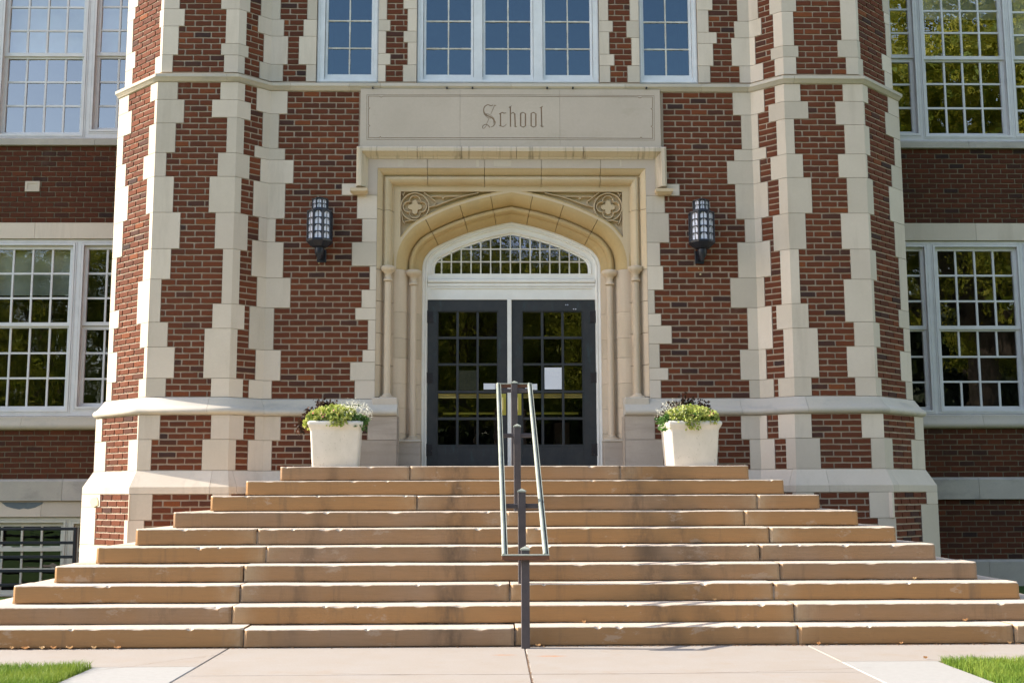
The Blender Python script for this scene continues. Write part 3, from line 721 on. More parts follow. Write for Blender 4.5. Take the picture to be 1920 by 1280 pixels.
# wing walls: bricks, bands, sills
wz = lambda y, x: on_y(x, y, YW)[1]
WING = {-1: (-13.5, -4.9), 1: (4.9, 13.5)}
bands = {-1: [(W_UL[0], wz(274, 100), 'sill_limestone', .05), (wz(417.5, 100), W_LL[1], 'limestone', .004), (W_LL[0], wz(806, 60), 'roll', .07), (wz(897.5, 80), wz(938.5, 80), 'sill_limestone', .05), (wz(938.8, 80), W_BL[1], 'limestone', .01)],
         1: [(W_UR[0], wz(279.5, 1800), 'sill_limestone', .05), (wz(418.5, 1800), W_LR[1], 'limestone', .004), (W_LR[0], wz(803, 1820), 'roll', .07), (wz(894, 1820), wz(935.5, 1820), 'sill_limestone', .05), (wz(1047.5, 1880), -.6, 'sill_limestone', .06)]}
wingcells = []
def wing_bricks(sgn):
    x0, x1 = WING[sgn]; zr = sorted([(min(a, b_), max(a, b_)) for a, b_, _, _ in bands[sgn]])
    core = MB(); hs = wing_holes[sgn]
    xs = sorted({x0, x1} | {min(max(h[k], x0), x1) for h in hs for k in (0, 1)}); zz = sorted({-.7, ZTOP} | {h[k] for h in hs for k in (2, 3)})
    for a, b_ in zip(xs, xs[1:]):
        for c, d in zip(zz, zz[1:]):
            if any(h[0] < (a+b_)/2 < h[1] and h[2] < (c+d)/2 < h[3] for h in hs): continue
            core.quad((a, YW+.010, c), (b_, YW+.010, c), (b_, YW+.010, d), (a, YW+.010, d))
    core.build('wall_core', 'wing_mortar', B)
    # brick fields between bands
    lo = -.6; fields = []
    for a, b_ in zr: fields.append((lo, a)); lo = b_
    fields.append((lo, ZTOP))
    for fa, fb in fields:
        if fb-fa < .1: continue
        n_ = max(1, round((fb-fa)/.0722)); p = (fb-fa)/n_
        for r in range(n_):
            za = fa+r*p; zm = za+p/2
            iv = [(x0, x1)]
            for h in hs:
                if h[2] < zm < h[3]:
                    iv = [w_ for (q, s_) in iv for w_ in ((q, min(s_, h[0])), (max(q, h[1]), s_)) if w_[1]-w_[0] > .02]
            for q, s_ in iv:
                u = x0+(.1 if r % 2 else 0)-.2+random.uniform(-.005, .005)
                while u < s_:
                    a, b_ = max(u, q), min(u+.187, s_)
                    if b_-a > .02: wingcells.append((a, b_, za+.0075, za+p-.0075))
                    u += .203+random.uniform(-.002, .002)
for sgn in (-1, 1):
    wing_bricks(sgn); x0, x1 = WING[sgn]
    for a, b_, mt, pr in bands[sgn]:
        z0, z1 = min(a, b_), max(a, b_); u = x0
        while u < x1-.05:
            L = min(random.uniform(1.25, 1.7), x1-u)
            if x1-u-L < .3: L = x1-u
            mb = MB()
            if mt == 'roll':
                pf = [(.06, z0+.002), (-.03, z0+.002), (-.06, z0+.02), (-.072, z0+.05), (-.066, z0+.08), (-.05, z0+.10), (-.045, z1-.02), (-.0, z1-.002), (.06, z1-.002)]
                mb.rings([[(X, YW+dy, z) for dy, z in pf] for X in (u+.002, u+L-.002)]); mb.build('window_sill', 'moulding_stone', B, True, 40)
            else:
                top = z1-.002
                mb.rings([[(X, YW+dy, z) for dy, z in ((.06, z0+.002), (-pr, z0+.002), (-pr, top-(.03 if pr > .02 else 0)), (-.002 if pr > .02 else -pr, top), (.06, top))] for X in (u+.002, u+L-.002)])
                mb.build('band_stone', mt, B)
            u += L
# small stone vent block in the left wing, cement patch on its lintel
vx, vz = on_y(61, 350, YW)
mb = MB(); mb.box(vx-.10, vx+.10, YW-.006, YW+.02, vz-.07, vz+.075); plate(mb, vx-.10, vx+.10, vz-.07, vz+.075, [(vx-.065, vx+.065, vz-.035, vz+.045)], YW-.012, .01); mb.build('vent_stone', 'limestone', B)
wc = []
for c in wingcells:
    if c[0] < vx+.11 and c[1] > vx-.11 and c[2] < vz+.075 and c[3] > vz-.07:
        if vx-.11-c[0] > .02: wc.append((c[0], vx-.11, c[2], c[3]))
        if c[1]-vx-.11 > .02: wc.append((vx+.11, c[1], c[2], c[3]))
    else: wc.append(c)
wingcells = wc
pts = []
for x, y in ((2, 940), (82, 940), (78, 944), (66, 950), (52, 953), (44, 951.5), (36, 953.5), (22, 951), (12, 948)):
    pts.append(on_y(x, y, YW-.012))
pts = [(X, z-.006) for X, z in pts]
mb = MB(); mb.add([(X, YW-.014, z) for X, z in pts]+[(X, YW, z) for X, z in pts], [tuple(range(len(pts)))]+[(i, (i+1) % len(pts), (i+1) % len(pts)+len(pts), i+len(pts)) for i in range(len(pts))])
mb.build('cement_patch', 'patch_cement', B)
# pale repair patch on the lowest tower corner
pc_ = []
for k in range(12):
    a = 2*math.pi*k/12; r = 1+random.uniform(-.18, .18)
    u = u_of(1, 178+8*math.cos(a)*r, 1.17, O[0]); pc_.append(P(1, u, O[0]+.012, on_y(178, 941+10*math.sin(a)*r, 4.0)[1]))
mb = MB(); mb.add(pc_+[(p[0]+.02, p[1]+.02, p[2]) for p in pc_], [tuple(range(12))]+[(i, (i+1) % 12, (i+1) % 12+12, i+12) for i in range(12)]); mb.build('repair_patch', 'patch_yellow', B)

# pipe ends and small repairs
for x_ in (699, 838, 886, 1026, 1074, 1212):
    X, Z = on_y(x_, 165.5, YC-.045); mb = MB(); mb.rings([[(X+.011*math.cos(a), yy, Z+.011*math.sin(a)) for a in np.linspace(0, 6.283, 9)[:-1]] for yy in (YC-.062, YC-.0)]); mb.build('anchor_bolt', 'hinge_iron', B)
for (x0_, x1_, y0_, y1_) in ((746, 757, 300, 313), (893, 898, 300, 313), (926, 958, 301, 312), (1162, 1165, 300, 312)):
    a = on_y(x0_, y1_, 3.996); b_ = on_y(x1_, y0_, 3.996); mb = MB(); mb.box(a[0], b_[0], 3.9935, 4.0, a[1], b_[1], .001); mb.build('repair_patch', 'limestone', B)
for x_, y_, r_ in ((598, 492, .014), (606, 490, .010), (600, 498, .008), (1313, 514, .013), (1307, 493, .008), (1310, 503, .007)):
    X, Z = on_y(x_, y_, YC); mb = MB(); k = 9; q = [(X+r_*random.uniform(.6, 1.2)*math.cos(6.283*i/k), Z+r_*random.uniform(.6, 1.2)*math.sin(6.283*i/k)) for i in range(k)]
    mb.add([(p[0], YC-.004, p[1]) for p in q]+[(p[0], YC+.004, p[1]) for p in q], [tuple(range(k))]+[(i, (i+1) % k, (i+1) % k+k, i+k) for i in range(k)]); mb.build('plaster_spot', 'patch_yellow', B)

# --- all the bricks
def tint():
    r = random.random()
    if r < .025: return random.uniform(.0, .04)
    if r < .085: return random.uniform(.05, .15)
    if r > .96: return random.uniform(.8, 1)
    return min(1, max(.18, random.gauss(.46, .15)))
def brick_geo(mb, pt):
    """pt(a, b, w): a, b in 0..1 across the face; w depth"""
    jt = lambda s: random.uniform(-s, s)
    ring = []
    for a, b_ in ((0, 0), (.33, 0), (.67, 0), (1, 0), (1, 1), (.67, 1), (.33, 1), (0, 1)):
        ring.append((a, b_, jt(.0022), jt(.0022)))
    V = [pt(a, b_, 0.0, du, dz, -1) for a, b_, du, dz in ring] + [pt(a, b_, 0.0, du, dz, 0) for a, b_, du, dz in ring]
    Fc = [tuple(range(8, 16))] + [(i, (i+1) % 8, 8+(i+1) % 8, 8+i) for i in range(8)]
    mb.add(V, Fc)
def add_brick(mb, c):
    sg, u0, u1, z0, z1, o = c; mb.tint = max(.001, tint()); fr = random.uniform(-.0015, .0015)
    def pt(a, b_, w_, du, dz, k):
        if k < 0: return P(sg, u0+(u1-u0)*a, o-.022, z0+(z1-z0)*b_)
        ia, ib = (.004 if a == 0 else -.004 if a == 1 else 0), (.003 if b_ == 0 else -.003)
        return P(sg, u0+(u1-u0)*a+ia*.3+du, o+fr, z0+(z1-z0)*b_+ib*.3+dz)
    brick_geo(mb, pt)
scored = []
for k, c in enumerate(brick_cells):
    sg, u0, u1, z0, z1, o = c
    a = proj(P(sg, u0, o, z0)); d = proj(P(sg, u1, o, z1))
    area = abs(a[0]-d[0])*abs(a[1]-d[1]); mx, my = (a[0]+d[0])/2, (a[1]+d[1])/2
    vis = 5 < mx < 1915 and 5 < my < 930 and sg in (1, 2, 3, 4, 5, 6, 7)
    if my > 860 and 520 < mx < 1410: vis = False
    if vis: scored.append((area, k))
scored.sort(reverse=True); singles = {k for _, k in scored[:296]}
rest = MB()
for k, c in enumerate(brick_cells):
    if k in singles:
        mb = MB(); add_brick(mb, c); mb.build('brick', 'brick_red', B)
    else: add_brick(rest, c)
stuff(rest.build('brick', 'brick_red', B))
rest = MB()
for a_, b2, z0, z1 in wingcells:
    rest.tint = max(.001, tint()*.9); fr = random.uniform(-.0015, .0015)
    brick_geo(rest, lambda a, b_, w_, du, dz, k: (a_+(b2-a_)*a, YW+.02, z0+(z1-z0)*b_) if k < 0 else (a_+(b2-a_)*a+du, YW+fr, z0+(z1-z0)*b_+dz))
stuff(rest.build('brick', 'brick_wing_shade', B))

# ============================================================ PORTAL
PORT = part_empty('portal', (0, YC, 1.52))
SY = 4.16                                   # face of the spandrel frame
HW = [(790, 512), (790.4, 497), (794.0, 484), (800.5, 474.5), (808.4, 466.6), (830, 454.8), (863, 440.4), (900, 428.4), (930, 421), (957, 415.6)]
AY = 4.42
xc0 = on_y(957.3, 450, AY)[0]
raw = [(on_y(x, y, AY)[0]-xc0, on_y(x, y, AY)[1]) for x, y in HW]; raw[-1] = (0.0, raw[-1][1])
SPR = raw[0][1]
def catmull(pts, n_=5):
    out = []
    for i in range(len(pts)-1):
        p0 = Vector(pts[max(i-1, 0)]); p1 = Vector(pts[i]); p2 = Vector(pts[i+1]); p3 = Vector(pts[min(i+2, len(pts)-1)])
        for k in range(n_):
            t = k/n_; out.append(.5*((2*p1)+(p2-p0)*t+(2*p0-5*p1+4*p2-p3)*t*t+(3*p1-p0-3*p2+p3)*t**3))
    out.append(Vector(pts[-1])); return out
half = catmull(raw)
arc = half + [Vector((-p.x, p.y)) for p in reversed(half[:-1])]
def offset_path(path, d):
    """left-to-right path in (x,z); outward = up / away from the opening"""
    out = []; n_ = len(path)
    for i in range(n_):
        if i == 0: t1 = t2 = (path[1]-path[0]).normalized()
        elif i == n_-1: t1 = t2 = (path[-1]-path[-2]).normalized()
        else: t1 = (path[i]-path[i-1]).normalized(); t2 = (path[i+1]-path[i]).normalized()
        n1, n2 = Vector((-t1.y, t1.x)), Vector((-t2.y, t2.x)); k = 1+n1.dot(n2)
        out.append(path[i] + (n1+n2)*(d/max(k, .4)))
    return out
def sweep_path(path, prof, cuts, name, mat, parent, xs=0.0, smooth=True, gap=.006, angle=32):
    """prof: list of (d, Y); cuts: list of (s0,s1) arc lengths"""
    offs = [offset_path(path, d) for d, Y in prof]
    cum = [0]
    for a, b_ in zip(path, path[1:]): cum.append(cum[-1]+(b_-a).length)
    def at(k, s):
        for i in range(len(path)-1):
            if s <= cum[i+1]+1e-9:
                t = (s-cum[i])/(cum[i+1]-cum[i])
                if cum[i+1]-cum[i] > .3 and 1e-3 < t < 1-1e-3:      # square joint on a straight run
                    tt = (path[i+1]-path[i]).normalized(); return path[i].lerp(path[i+1], t) + Vector((-tt.y, tt.x))*prof[k][0]
                return offs[k][i].lerp(offs[k][i+1], t)
        return offs[k][-1]
    for s0, s1 in cuts:
        s0 += gap/2; s1 = min(s1-gap/2, cum[-1]); ss = [s0]+[c for c in cum if s0+1e-4 < c < s1-1e-4]+[s1]
        R = [[(at(k, s).x+xs, prof[k][1], at(k, s).y) for k in range(len(prof))] for s in ss]
        mb = MB(); mb.rings(R, closed=True, caps=True); mb.build(name, mat, parent, smooth, angle)
    return cum[-1]
def tot(path): return sum((b_-a).length for a, b_ in zip(path, path[1:]))
def arcpts(cx, cy, r, a0, a1, n_=7): return [(cx+r*math.cos(math.radians(a0+(a1-a0)*k/(n_-1))), cy+r*math.sin(math.radians(a0+(a1-a0)*k/(n_-1)))) for k in range(n_)]
# arch mouldings (d outward from the soffit edge, Y depth)
DA = .27
profA = [(.30, 4.55), (.0, 4.55), (.0, 4.43), (.012, 4.395), (.035, 4.345), (.062, 4.318), (.078, 4.312)] + \
        arcpts(.118, 4.292, .040, 150, -30-180+180, 2)[:0] + [(.080, 4.285), (.088, 4.262), (.104, 4.246), (.122, 4.243), (.140, 4.252), (.150, 4.268), (.152, 4.290),
        (.160, 4.296), (.166, 4.280), (.184, 4.235), (.212, 4.196), (.246, 4.170), (.262, 4.164), (DA, SY), (.345, SY), (.345, 4.20)]
profA += [(.345, 4.55)]
TA = tot(arc)
cutsArc = [0, .155, .30, .43, .57, .70, .845, 1.0]
sweep_path(arc, profA, [(TA*a, TA*b_) for a, b_ in zip(cutsArc, cutsArc[1:])], 'voussoir', 'arch_limestone', PORT)
# jambs below the springing (the roll becomes a column)
ZL = 1.52; DJ = REFX+raw[0][0]-.013
profJ = [(.30, 4.55), (.0, 4.55), (.0, 4.43), (.012, 4.395), (.035, 4.345), (.060, 4.322), (.075, 4.318), (.078, 4.300), (.155, 4.300), (.160, 4.296), (.166, 4.280), (.184, 4.235), (.212, 4.196), (.246, 4.170), (.262, 4.164), (DA, SY), (DJ, SY), (DJ, 4.55)]
for sx in (-1, 1):
    zz = [SPR, 3.42, 3.10, 2.86, 2.55, 2.25, 1.95, ZL-.02]
    for z1, z0 in zip(zz, zz[1:]):
        z1 -= .0015; z0 += .0015
        R = [[(sx*(-raw[0][0]+d), Y, z) for d, Y in profJ] for z in (z0, z1)]
        mb = MB(); mb.rings(R); mb.build('jamb_stone', 'jamb_limestone', PORT, True, 32)
# rectangular frame
RX = REFX
rect = [Vector((-RX, 2.37)), Vector((-RX, REFZ)), Vector((RX, REFZ)), Vector((RX, 2.37))]
zcol = Z_at(507, 4.1, 725)
def rprof(roll):
    p = [(-.012, 4.55), (-.012, SY+.002), (.012, SY)]
    p += [(.016, 4.135)]
    if roll: p += [(.026, 4.100), (.045, 4.074), (.068, 4.062), (.090, 4.066), (.106, 4.084), (.110, 4.105)]
    else: p += [(.024, 4.128), (.112, 4.120)]
    p += [(.118, 4.108), (.130, 4.070), (.150, 4.035), (.172, 4.012), (.185, 3.998), (.185, 4.10), (.185, 4.55)]
    return p
lower = [Vector((-RX, 2.37)), Vector((-RX, zcol+.001))]; hgt = zcol-2.37
for pth in ([Vector((-RX, 2.37)), Vector((-RX, zcol))], [Vector((RX, zcol)), Vector((RX, 2.37))]):
    T_ = tot(pth); sweep_path(pth, rprof(False), [(T_*k/4, T_*(k+1)/4) for k in range(4)], 'jamb_stone', 'jamb_limestone', PORT)
topp = [Vector((-RX, zcol)), Vector((-RX, REFZ)), Vector((RX, REFZ)), Vector((RX, zcol))]
L1_ = REFZ-zcol; T_ = tot(topp); W_ = 2*RX
cu = [0, L1_-.32, L1_+.42, L1_+W_*.385, L1_+W_*.625, L1_+W_*.875, T_-L1_+.32, T_]
sweep_path(topp, rprof(True), list(zip(cu, cu[1:])), 'frame_stone', 'warm_limestone', PORT)
# flat band between the frame arris and the hood mould (flush with the wall)
hz0, hz1 = Z_at(299, YC, 800), Z_at(313.6, YC, 800)
hxL = X_at(693, 5.0, YC); foot = ZT2-18*PC
band = [Vector((-RX, foot)), Vector((-RX, REFZ)), Vector((RX, REFZ)), Vector((RX, foot))]
T_ = tot(band); h_ = REFZ-foot; cu = [0, h_+.42, h_+W_*.385, h_+W_*.625, h_+W_*.875, T_]
sweep_path(band, [(.187, 4.10), (.187, 3.996), (.315, 3.996), (.315, 4.10)], list(zip(cu, cu[1:])), 'frame_stone', 'panel_limestone', PORT, smooth=False)
# hood mould, with its stops
dz = (Z_at(286, YC-.08, 800)-REFZ); dt = zs_bot-REFZ-.004
hood_in = .300; hood_o = -RX - sgn0*0 
dO = dt
profH = [(hood_in, 4.05), (hood_in, 3.985), (hood_in+.020, 3.975), (hood_in+.030, 3.945), (hood_in+.062, 3.915), (hood_in+.070, 3.895), (dO-.035, 3.895), (dO-.008, 3.925), (dO, 3.99), (dO, 4.05)]
zdrop = Z_at(352, 3.93, 680)
hp = [Vector((-RX, zdrop)), Vector((-RX, REFZ)), Vector((RX, REFZ)), Vector((RX, zdrop))]
h_ = REFZ-zdrop; T_ = tot(hp); cu = [0, h_+.30, h_+W_*.29, h_+W_*.52, h_+W_*.80, T_]
sweep_path(hp, profH, list(zip(cu, cu[1:])), 'hood_mould', 'hood_limestone', PORT)
for sx in (-1, 1):
    a, b_ = RX+hood_in-.005, RX+dO+.06
    R = []
    for zz_, e, f in ((zdrop-.012, .0, 3.885), (zdrop-.05, .0, 3.885), (zdrop-.078, .03, 3.93)):
        R.append([(sx*(a-.0+e), f, zz_), (sx*(b_-e), f, zz_), (sx*(b_-e), 4.02, zz_), (sx*(a+e), 4.02, zz_)])
    mb = MB(); mb.rings(R); mb.build('label_stop', 'warm_limestone', PORT)
# spandrel: frame plate with sunk panel
arris = offset_path(arc, DA+.075); xo_ = 0
zsp = SPR
outer = [Vector((-RX+.011, zsp)), Vector((-RX+.011, REFZ-.011)), Vector((RX-.011, REFZ-.011)), Vector((RX-.011, zsp))]
def tess(mb, loops, y):
    tri = tessellate_polygon([[Vector((p.x, p.y, 0)) for p in lp] for lp in loops]); flat = [p for lp in loops for p in lp]
    k = len(mb.v); mb.add([(p.x, y, p.y) for p in flat], [tuple(t) for t in tri])
def resample(path, n_):
    T = tot(path); out = []; cum = [0]
    for a, b_ in zip(path, path[1:]): cum.append(cum[-1]+(b_-a).length)
    for k in range(n_+1):
        s = T*k/n_
        for i in range(len(path)-1):
            if s <= cum[i+1]+1e-9: out.append(path[i].lerp(path[i+1], (s-cum[i])/(cum[i+1]-cum[i]))); break
    return out
pan = {}
for sx in (-1, 1):
    band_o = [Vector((p.x, p.y)) for p in offset_path(arc, .33)]
    half_b = [p for p in band_o if p.x < -.05]            # left half of the band curve
    xl = -RX+.085; ztp = REFZ-.062
    curve = [p for p in half_b if p.x > xl+.0 and p.y < ztp-.004]
    # start where the curve crosses x = xl
    poly = [Vector((xl, ztp)), Vector((xl, curve[0].y))] + curve
    end = curve[-1]; nxt = [p for p in half_b if p.x > end.x]
    if nxt:
        t = (ztp-end.y)/max(1e-6, nxt[0].y-end.y); poly.append(end.lerp(nxt[0], min(t, 1)))
    pan[-1] = poly
    pan[1] = [Vector((-p.x, p.y)) for p in poly]
arr_l = offset_path(arc, .30)
mb = MB()
loop = outer + [p for p in reversed(arr_l)]
loop = [p for p in loop]
tess(mb, [loop, pan[-1], pan[1]], SY-.0015)
for sx in (-1, 1):
    lp = pan[sx]; k = len(lp)
    for i in range(k):
        a, b_ = lp[i], lp[(i+1) % k]; mb.quad((a.x, SY-.0015, a.y), (b_.x, SY-.0015, b_.y), (b_.x, 4.225, b_.y), (a.x, 4.225, a.y))
    tess(mb, [lp], 4.225)
mb.build('spandrel', 'warm_limestone', PORT)
def ridge(pts, wdt, y0, y1, parent, name='tracery', closed=False):
    """raised rib along a curve in the wall plane"""
    n_ = len(pts); R = []
    for i in range(n_):
        a = pts[(i-1) % n_] if (closed or i > 0) else pts[i]; c = pts[(i+1) % n_] if (closed or i < n_-1) else pts[i]
        t = (c-a).normalized(); nn = Vector((-t.y, t.x)); p = pts[i]
        R.append([(p.x+nn.x*wdt, y1, p.y+nn.y*wdt), (p.x+nn.x*wdt*.35, y0, p.y+nn.y*wdt*.35), (p.x-nn.x*wdt*.35, y0, p.y-nn.y*wdt*.35), (p.x-nn.x*wdt, y1, p.y-nn.y*wdt)])
    if closed: R.append(R[0])
    mb = MB(); mb.rings(R, closed=False, caps=False); return mb
for sx in (-1, 1):
    cxq, czq = on_y(776.5, 388.5, 4.20); cxq = sx*abs(cxq-xc0)
    T = MB(); Rq = .172
    def addr(pts, w_, y0=4.165, y1=4.228, closed=False):
        q = ridge(pts, w_, y0, y1, None, closed=closed); T.add(q.v, q.f)
    addr([Vector((cxq+Rq*math.cos(a), czq+Rq*math.sin(a))) for a in np.linspace(0, 2*math.pi, 40, endpoint=False)], .012, closed=True)
    # lobed ring: four big foils inside the circle
    pts = []
    for q in range(4):
        a0 = math.pi/2*q
        ox, oz = cxq+.078*math.cos(a0), czq+.078*math.sin(a0)
        for t in np.linspace(-1.95, 1.95, 13): pts.append(Vector((ox+.066*math.cos(a0+t), oz+.066*math.sin(a0+t))))
    addr(pts, .010, 4.172, closed=True)
    # four-lobed boss in the middle
    bs = []
    for q in range(4):
        a0 = math.pi/2*q; ox, oz = cxq+.052*math.cos(a0), czq+.056*math.sin(a0)
        for t in np.linspace(-1.9, 1.9, 9): bs.append(Vector((ox+.032*math.cos(a0+t), oz+.032*math.sin(a0+t))))
    tess(T, [bs], 4.188); k = len(bs)
    for i in range(k):
        a, b_ = bs[i], bs[(i+1) % k]; T.quad((a.x, 4.188, a.y), (b_.x, 4.188, b_.y), (cxq+(b_.x-cxq)*1.14, 4.228, czq+(b_.y-czq)*1.14), (cxq+(a.x-cxq)*1.14, 4.228, czq+(a.y-czq)*1.14))
    # dagger shapes running toward the crown and down the side
    def wp(x, y): X, Z = on_y(640+x/4.573, 260+y/4.573, 4.2); return Vector((sx*abs(X-xc0), Z))
    for cv in ([(755, 505), (780, 500), (850, 500), (868, 520), (885, 500), (1010, 500)], [(760, 510), (805, 545), (790, 580), (870, 555), (960, 520), (1060, 492), (1170, 468)],
               [(700, 462), (750, 500), (770, 512)], [(745, 590), (790, 580)], [(510, 640), (520, 700), (540, 735)], [(540, 715), (575, 705), (610, 700)], [(512, 470), (530, 500)], [(540, 462), (520, 490)]):
        pts = catmull([tuple(wp(*c)) for c in cv], 4); addr([Vector(p) for p in pts], .009, 4.170)
    T.build('tracery', 'warm_limestone', PORT, True, 40)
# columns
def column(xpx, zc_top, ztopcap, zbase, r, Y, sx, rc):
    x = on_y(xpx, 600, Y)[0]; x = sx*abs(x-xc0)
    mb = MB(); prof = [(r, zbase+.05), (r, ztopcap-.19)]
    mb.lathe(x, Y, prof, 20); col_ = mb.build('column', 'jamb_limestone', PORT, True, 40)
    z = ztopcap
    mb = MB(); mb.lathe(x, Y, [(r, z-.185), (r*1.4, z-.178), (r*1.45, z-.160), (r*1.1, z-.150), (r*1.0, z-.14), (r*1.02, z-.10), (r*1.35, z-.075), (rc*.93, z-.055), (rc*1.0, z-.040), (rc*1.04, z-.022), (rc, z-.006), (rc*.8, z+.004), (r*.8, z+.006)], 20)
    mb.build('capital', 'jamb_limestone', PORT, True, 45)
    mb = MB(); zb_ = zbase; mb.lathe(x, Y, [(rc*1.02, zb_), (rc*1.02, zb_+.014), (rc*.96, zb_+.022), (r*1.5, zb_+.026), (r*1.45, zb_+.040), (r*1.1, zb_+.048), (r, zb_+.055)], 20)
    mb.build('column_base', 'jamb_limestone', PORT, True, 45)
    return x
zo_t = Z_at(499.5, 4.07, 725); zo_b = Z_at(741, 4.07, 725); zi_t = Z_at(507.5, 4.26, 773); zi_b = Z_at(825, 4.26, 773)
zsprout = zo_t
for sx in (-1, 1):
    column(725, 0, zo_t, ZB2+.012, .040, 4.075, sx, .088)
    column(773.3, 0, zi_t, zi_b, .040, 4.262, sx, .098)
    # pedestal under the inner column, cap of the outer pedestal, side of the plinth
    xa, xb = abs(on_y(745.8, 850, 4.17)[0]-xc0), abs(on_y(786.5, 850, 4.17)[0]-xc0)
    mb = MB(); mb.box(*sorted((sx*xa, sx*xb)), 4.150, 4.40, ZL-.02, zi_b-.03, .004); mb.build('pedestal', 'pedestal_stone', PORT)
    mb = MB(); mb.box(*sorted((sx*(xa+.01), sx*(xb-.005))), 4.140, 4.40, zi_b-.029, zi_b+.0, .008); mb.build('pedestal_cap', 'limestone', PORT)
    xe = INL if sx < 0 else INR
    mb = MB(); mb.box(*sorted((xe-sx*.004, xe+sx*.22)), YC-.085, 4.40, ZL-.02, ZT1, 0); mb.build('pedestal', 'pedestal_stone', PORT)
    mb = MB(); mb.box(*sorted((xe+sx*.004, xe+sx*.30)), YC-.06, 4.15, ZT1+.002, ZB2+.010, .01); mb.build('pedestal_cap', 'limestone', PORT)
# sign panel: three blocks with cut lettering and lines
ga = lambda x, y: on_y(860+x/9.6, 180+y/9.6, YC-.03)
def wedge(mb, a, b_, wa, wb, y):
    a, b_ = Vector(a), Vector(b_); t = (b_-a).normalized(); nn = Vector((-t.y, t.x)); a2 = a-t*wa*.5; b2 = b_+t*wb*.5
    V = [(a2.x+nn.x*wa, y, a2.y+nn.y*wa), (b2.x+nn.x*wb, y, b2.y+nn.y*wb), (b2.x-nn.x*wb, y, b2.y-nn.y*wb), (a2.x-nn.x*wa, y, a2.y-nn.y*wa)]
    return V
strokes = []
def st(pts, w0, w1=None, n_=4, curve=True):
    P_ = [ga(*p) for p in pts]; q = [tuple(v) for v in catmull(P_, n_)] if curve and len(P_) > 2 else P_
    w1 = w0 if w1 is None else w1
    for i in range(len(q)-1):
        t0, t1 = i/(len(q)-1), (i+1)/(len(q)-1); strokes.append((q[i], q[i+1], w0+(w1-w0)*t0, w0+(w1-w0)*t1))
th, md, tk = .0028, .0046, .0076
st([(618, 168), (580, 182), (530, 160)], md); st([(520, 162), (470, 195), (450, 250), (462, 310), (500, 345)], md, tk)
st([(455, 300), (500, 352), (575, 385), (630, 430), (655, 480)], tk, tk); st([(455, 330), (510, 385), (575, 410)], th); st([(500, 325), (570, 350), (640, 415)], th)
st([(655, 470), (650, 510), (620, 548), (585, 562)], tk, th); st([(625, 430), (632, 480), (622, 500)], th)
st([(672, 178), (648, 172), (580, 325)], md, th, curve=False); st([(545, 412), (500, 515)], th); st([(560, 570), (525, 530), (480, 518), (440, 540), (428, 568), (445, 588), (470, 575), (500, 535)], md, th)
st([(730, 330), (785, 300), (812, 318), (850, 310)], md, curve=False); st([(752, 325), (755, 545)], tk); st([(735, 540), (760, 545), (790, 556), (825, 545), (858, 512)], md, th)
st([(930, 200), (933, 555)], tk); st([(905, 212), (930, 200), (952, 183)], md, th, curve=False); st([(945, 322), (980, 300), (1012, 332)], md, curve=False); st([(1010, 325), (1018, 555)], tk); st([(1002, 552), (1020, 562), (1050, 552)], th, curve=False)
for x0 in (1110, 1298):
    st([(x0, 322), (x0+48, 300), (x0+100, 330)], md, curve=False); st([(x0+6, 322), (x0+6, 545)], tk); st([(x0+92, 330), (x0+92, 542)], tk); st([(x0, 540), (x0+50, 568), (x0+92, 545)], md, curve=False)
st([(1488, 208), (1495, 550)], tk); st([(1463, 222), (1490, 205), (1518, 188)], md, th, curve=False); st([(1475, 542), (1502, 565), (1530, 545)], md, th, curve=False)
gs = lambda x, y: on_y(660+x/6.4, 150+y/6.4, YC-.03)
Xm = lambda p: (2*xc0-p[0], p[1])
def bl(pts, w_):
    for s_ in (0, 1):
        q = [gs(*p) if not s_ else Xm(gs(*p)) for p in pts]
        for a, b_ in zip(q, q[1:]): strokes.append((a, b_, w_, w_))
cxx = (1905, 196)
bl([(178, 182), (178, 720)], .0022); bl([(178, 182), (1903, 182)], .0022); bl([(178, 718), (1903, 718)], .0022)
bl([(1903, 199), (375, 199), (350, 212), (325, 199), (198, 199), (198, 330), (218, 341), (198, 352), (198, 540), (218, 551), (198, 565), (198, 697), (330, 697), (340, 680), (350, 697), (1903, 697)], .0032)
x0, x1 = sgn0, sgn1; yf = YC-.035
j1, j2 = X_at(862.5, 5.6, yf), X_at(1050, 5.6, yf)
sign = part_empty('sign_panel', (0, YC, zs_bot))
for a, b_ in ((x0, j1), (j1, j2), (j2, x1)):
    mb = MB(); mb.box(a+.0012, b_-.0012, yf, YC+.08, zs_bot, zs_top, 0)
    pn = mb.build('panel_stone', ['panel_limestone', 'groove_dirt'], None)
    cut = MB(); kk = 0
    for p, q, wa, wb in strokes:
        if max(p[0], q[0]) < a+.001 or min(p[0], q[0]) > b_-.001: continue
        f1 = wedge(None, p, q, wa, wb, yf-.01-kk*.00007); V = f1+[(v[0], yf+.006+kk*.00002, v[2]) for v in f1]; kk += 1
        cut.mi = 1; cut.add(V, ((0, 1, 2, 3), (7, 6, 5, 4), (0, 4, 5, 1), (1, 5, 6, 2), (2, 6, 7, 3), (3, 7, 4, 0)))
    co = cut.build('cutter', ['panel_limestone', 'groove_dirt'], None)
    md_ = pn.modifiers.new('cut', 'BOOLEAN'); md_.operation = 'DIFFERENCE'; md_.object = co; md_.solver = 'EXACT'; md_.use_self = True
    dg = bpy.context.evaluated_depsgraph_get(); dg.update(); me2 = bpy.data.meshes.new_from_object(pn.evaluated_get(dg))
    pn.modifiers.clear(); pn.data = me2; bpy.data.objects.remove(co)
    pn.parent = sign; pn.matrix_parent_inverse = Matrix.Translation(-Vector((0, YC, zs_bot)))
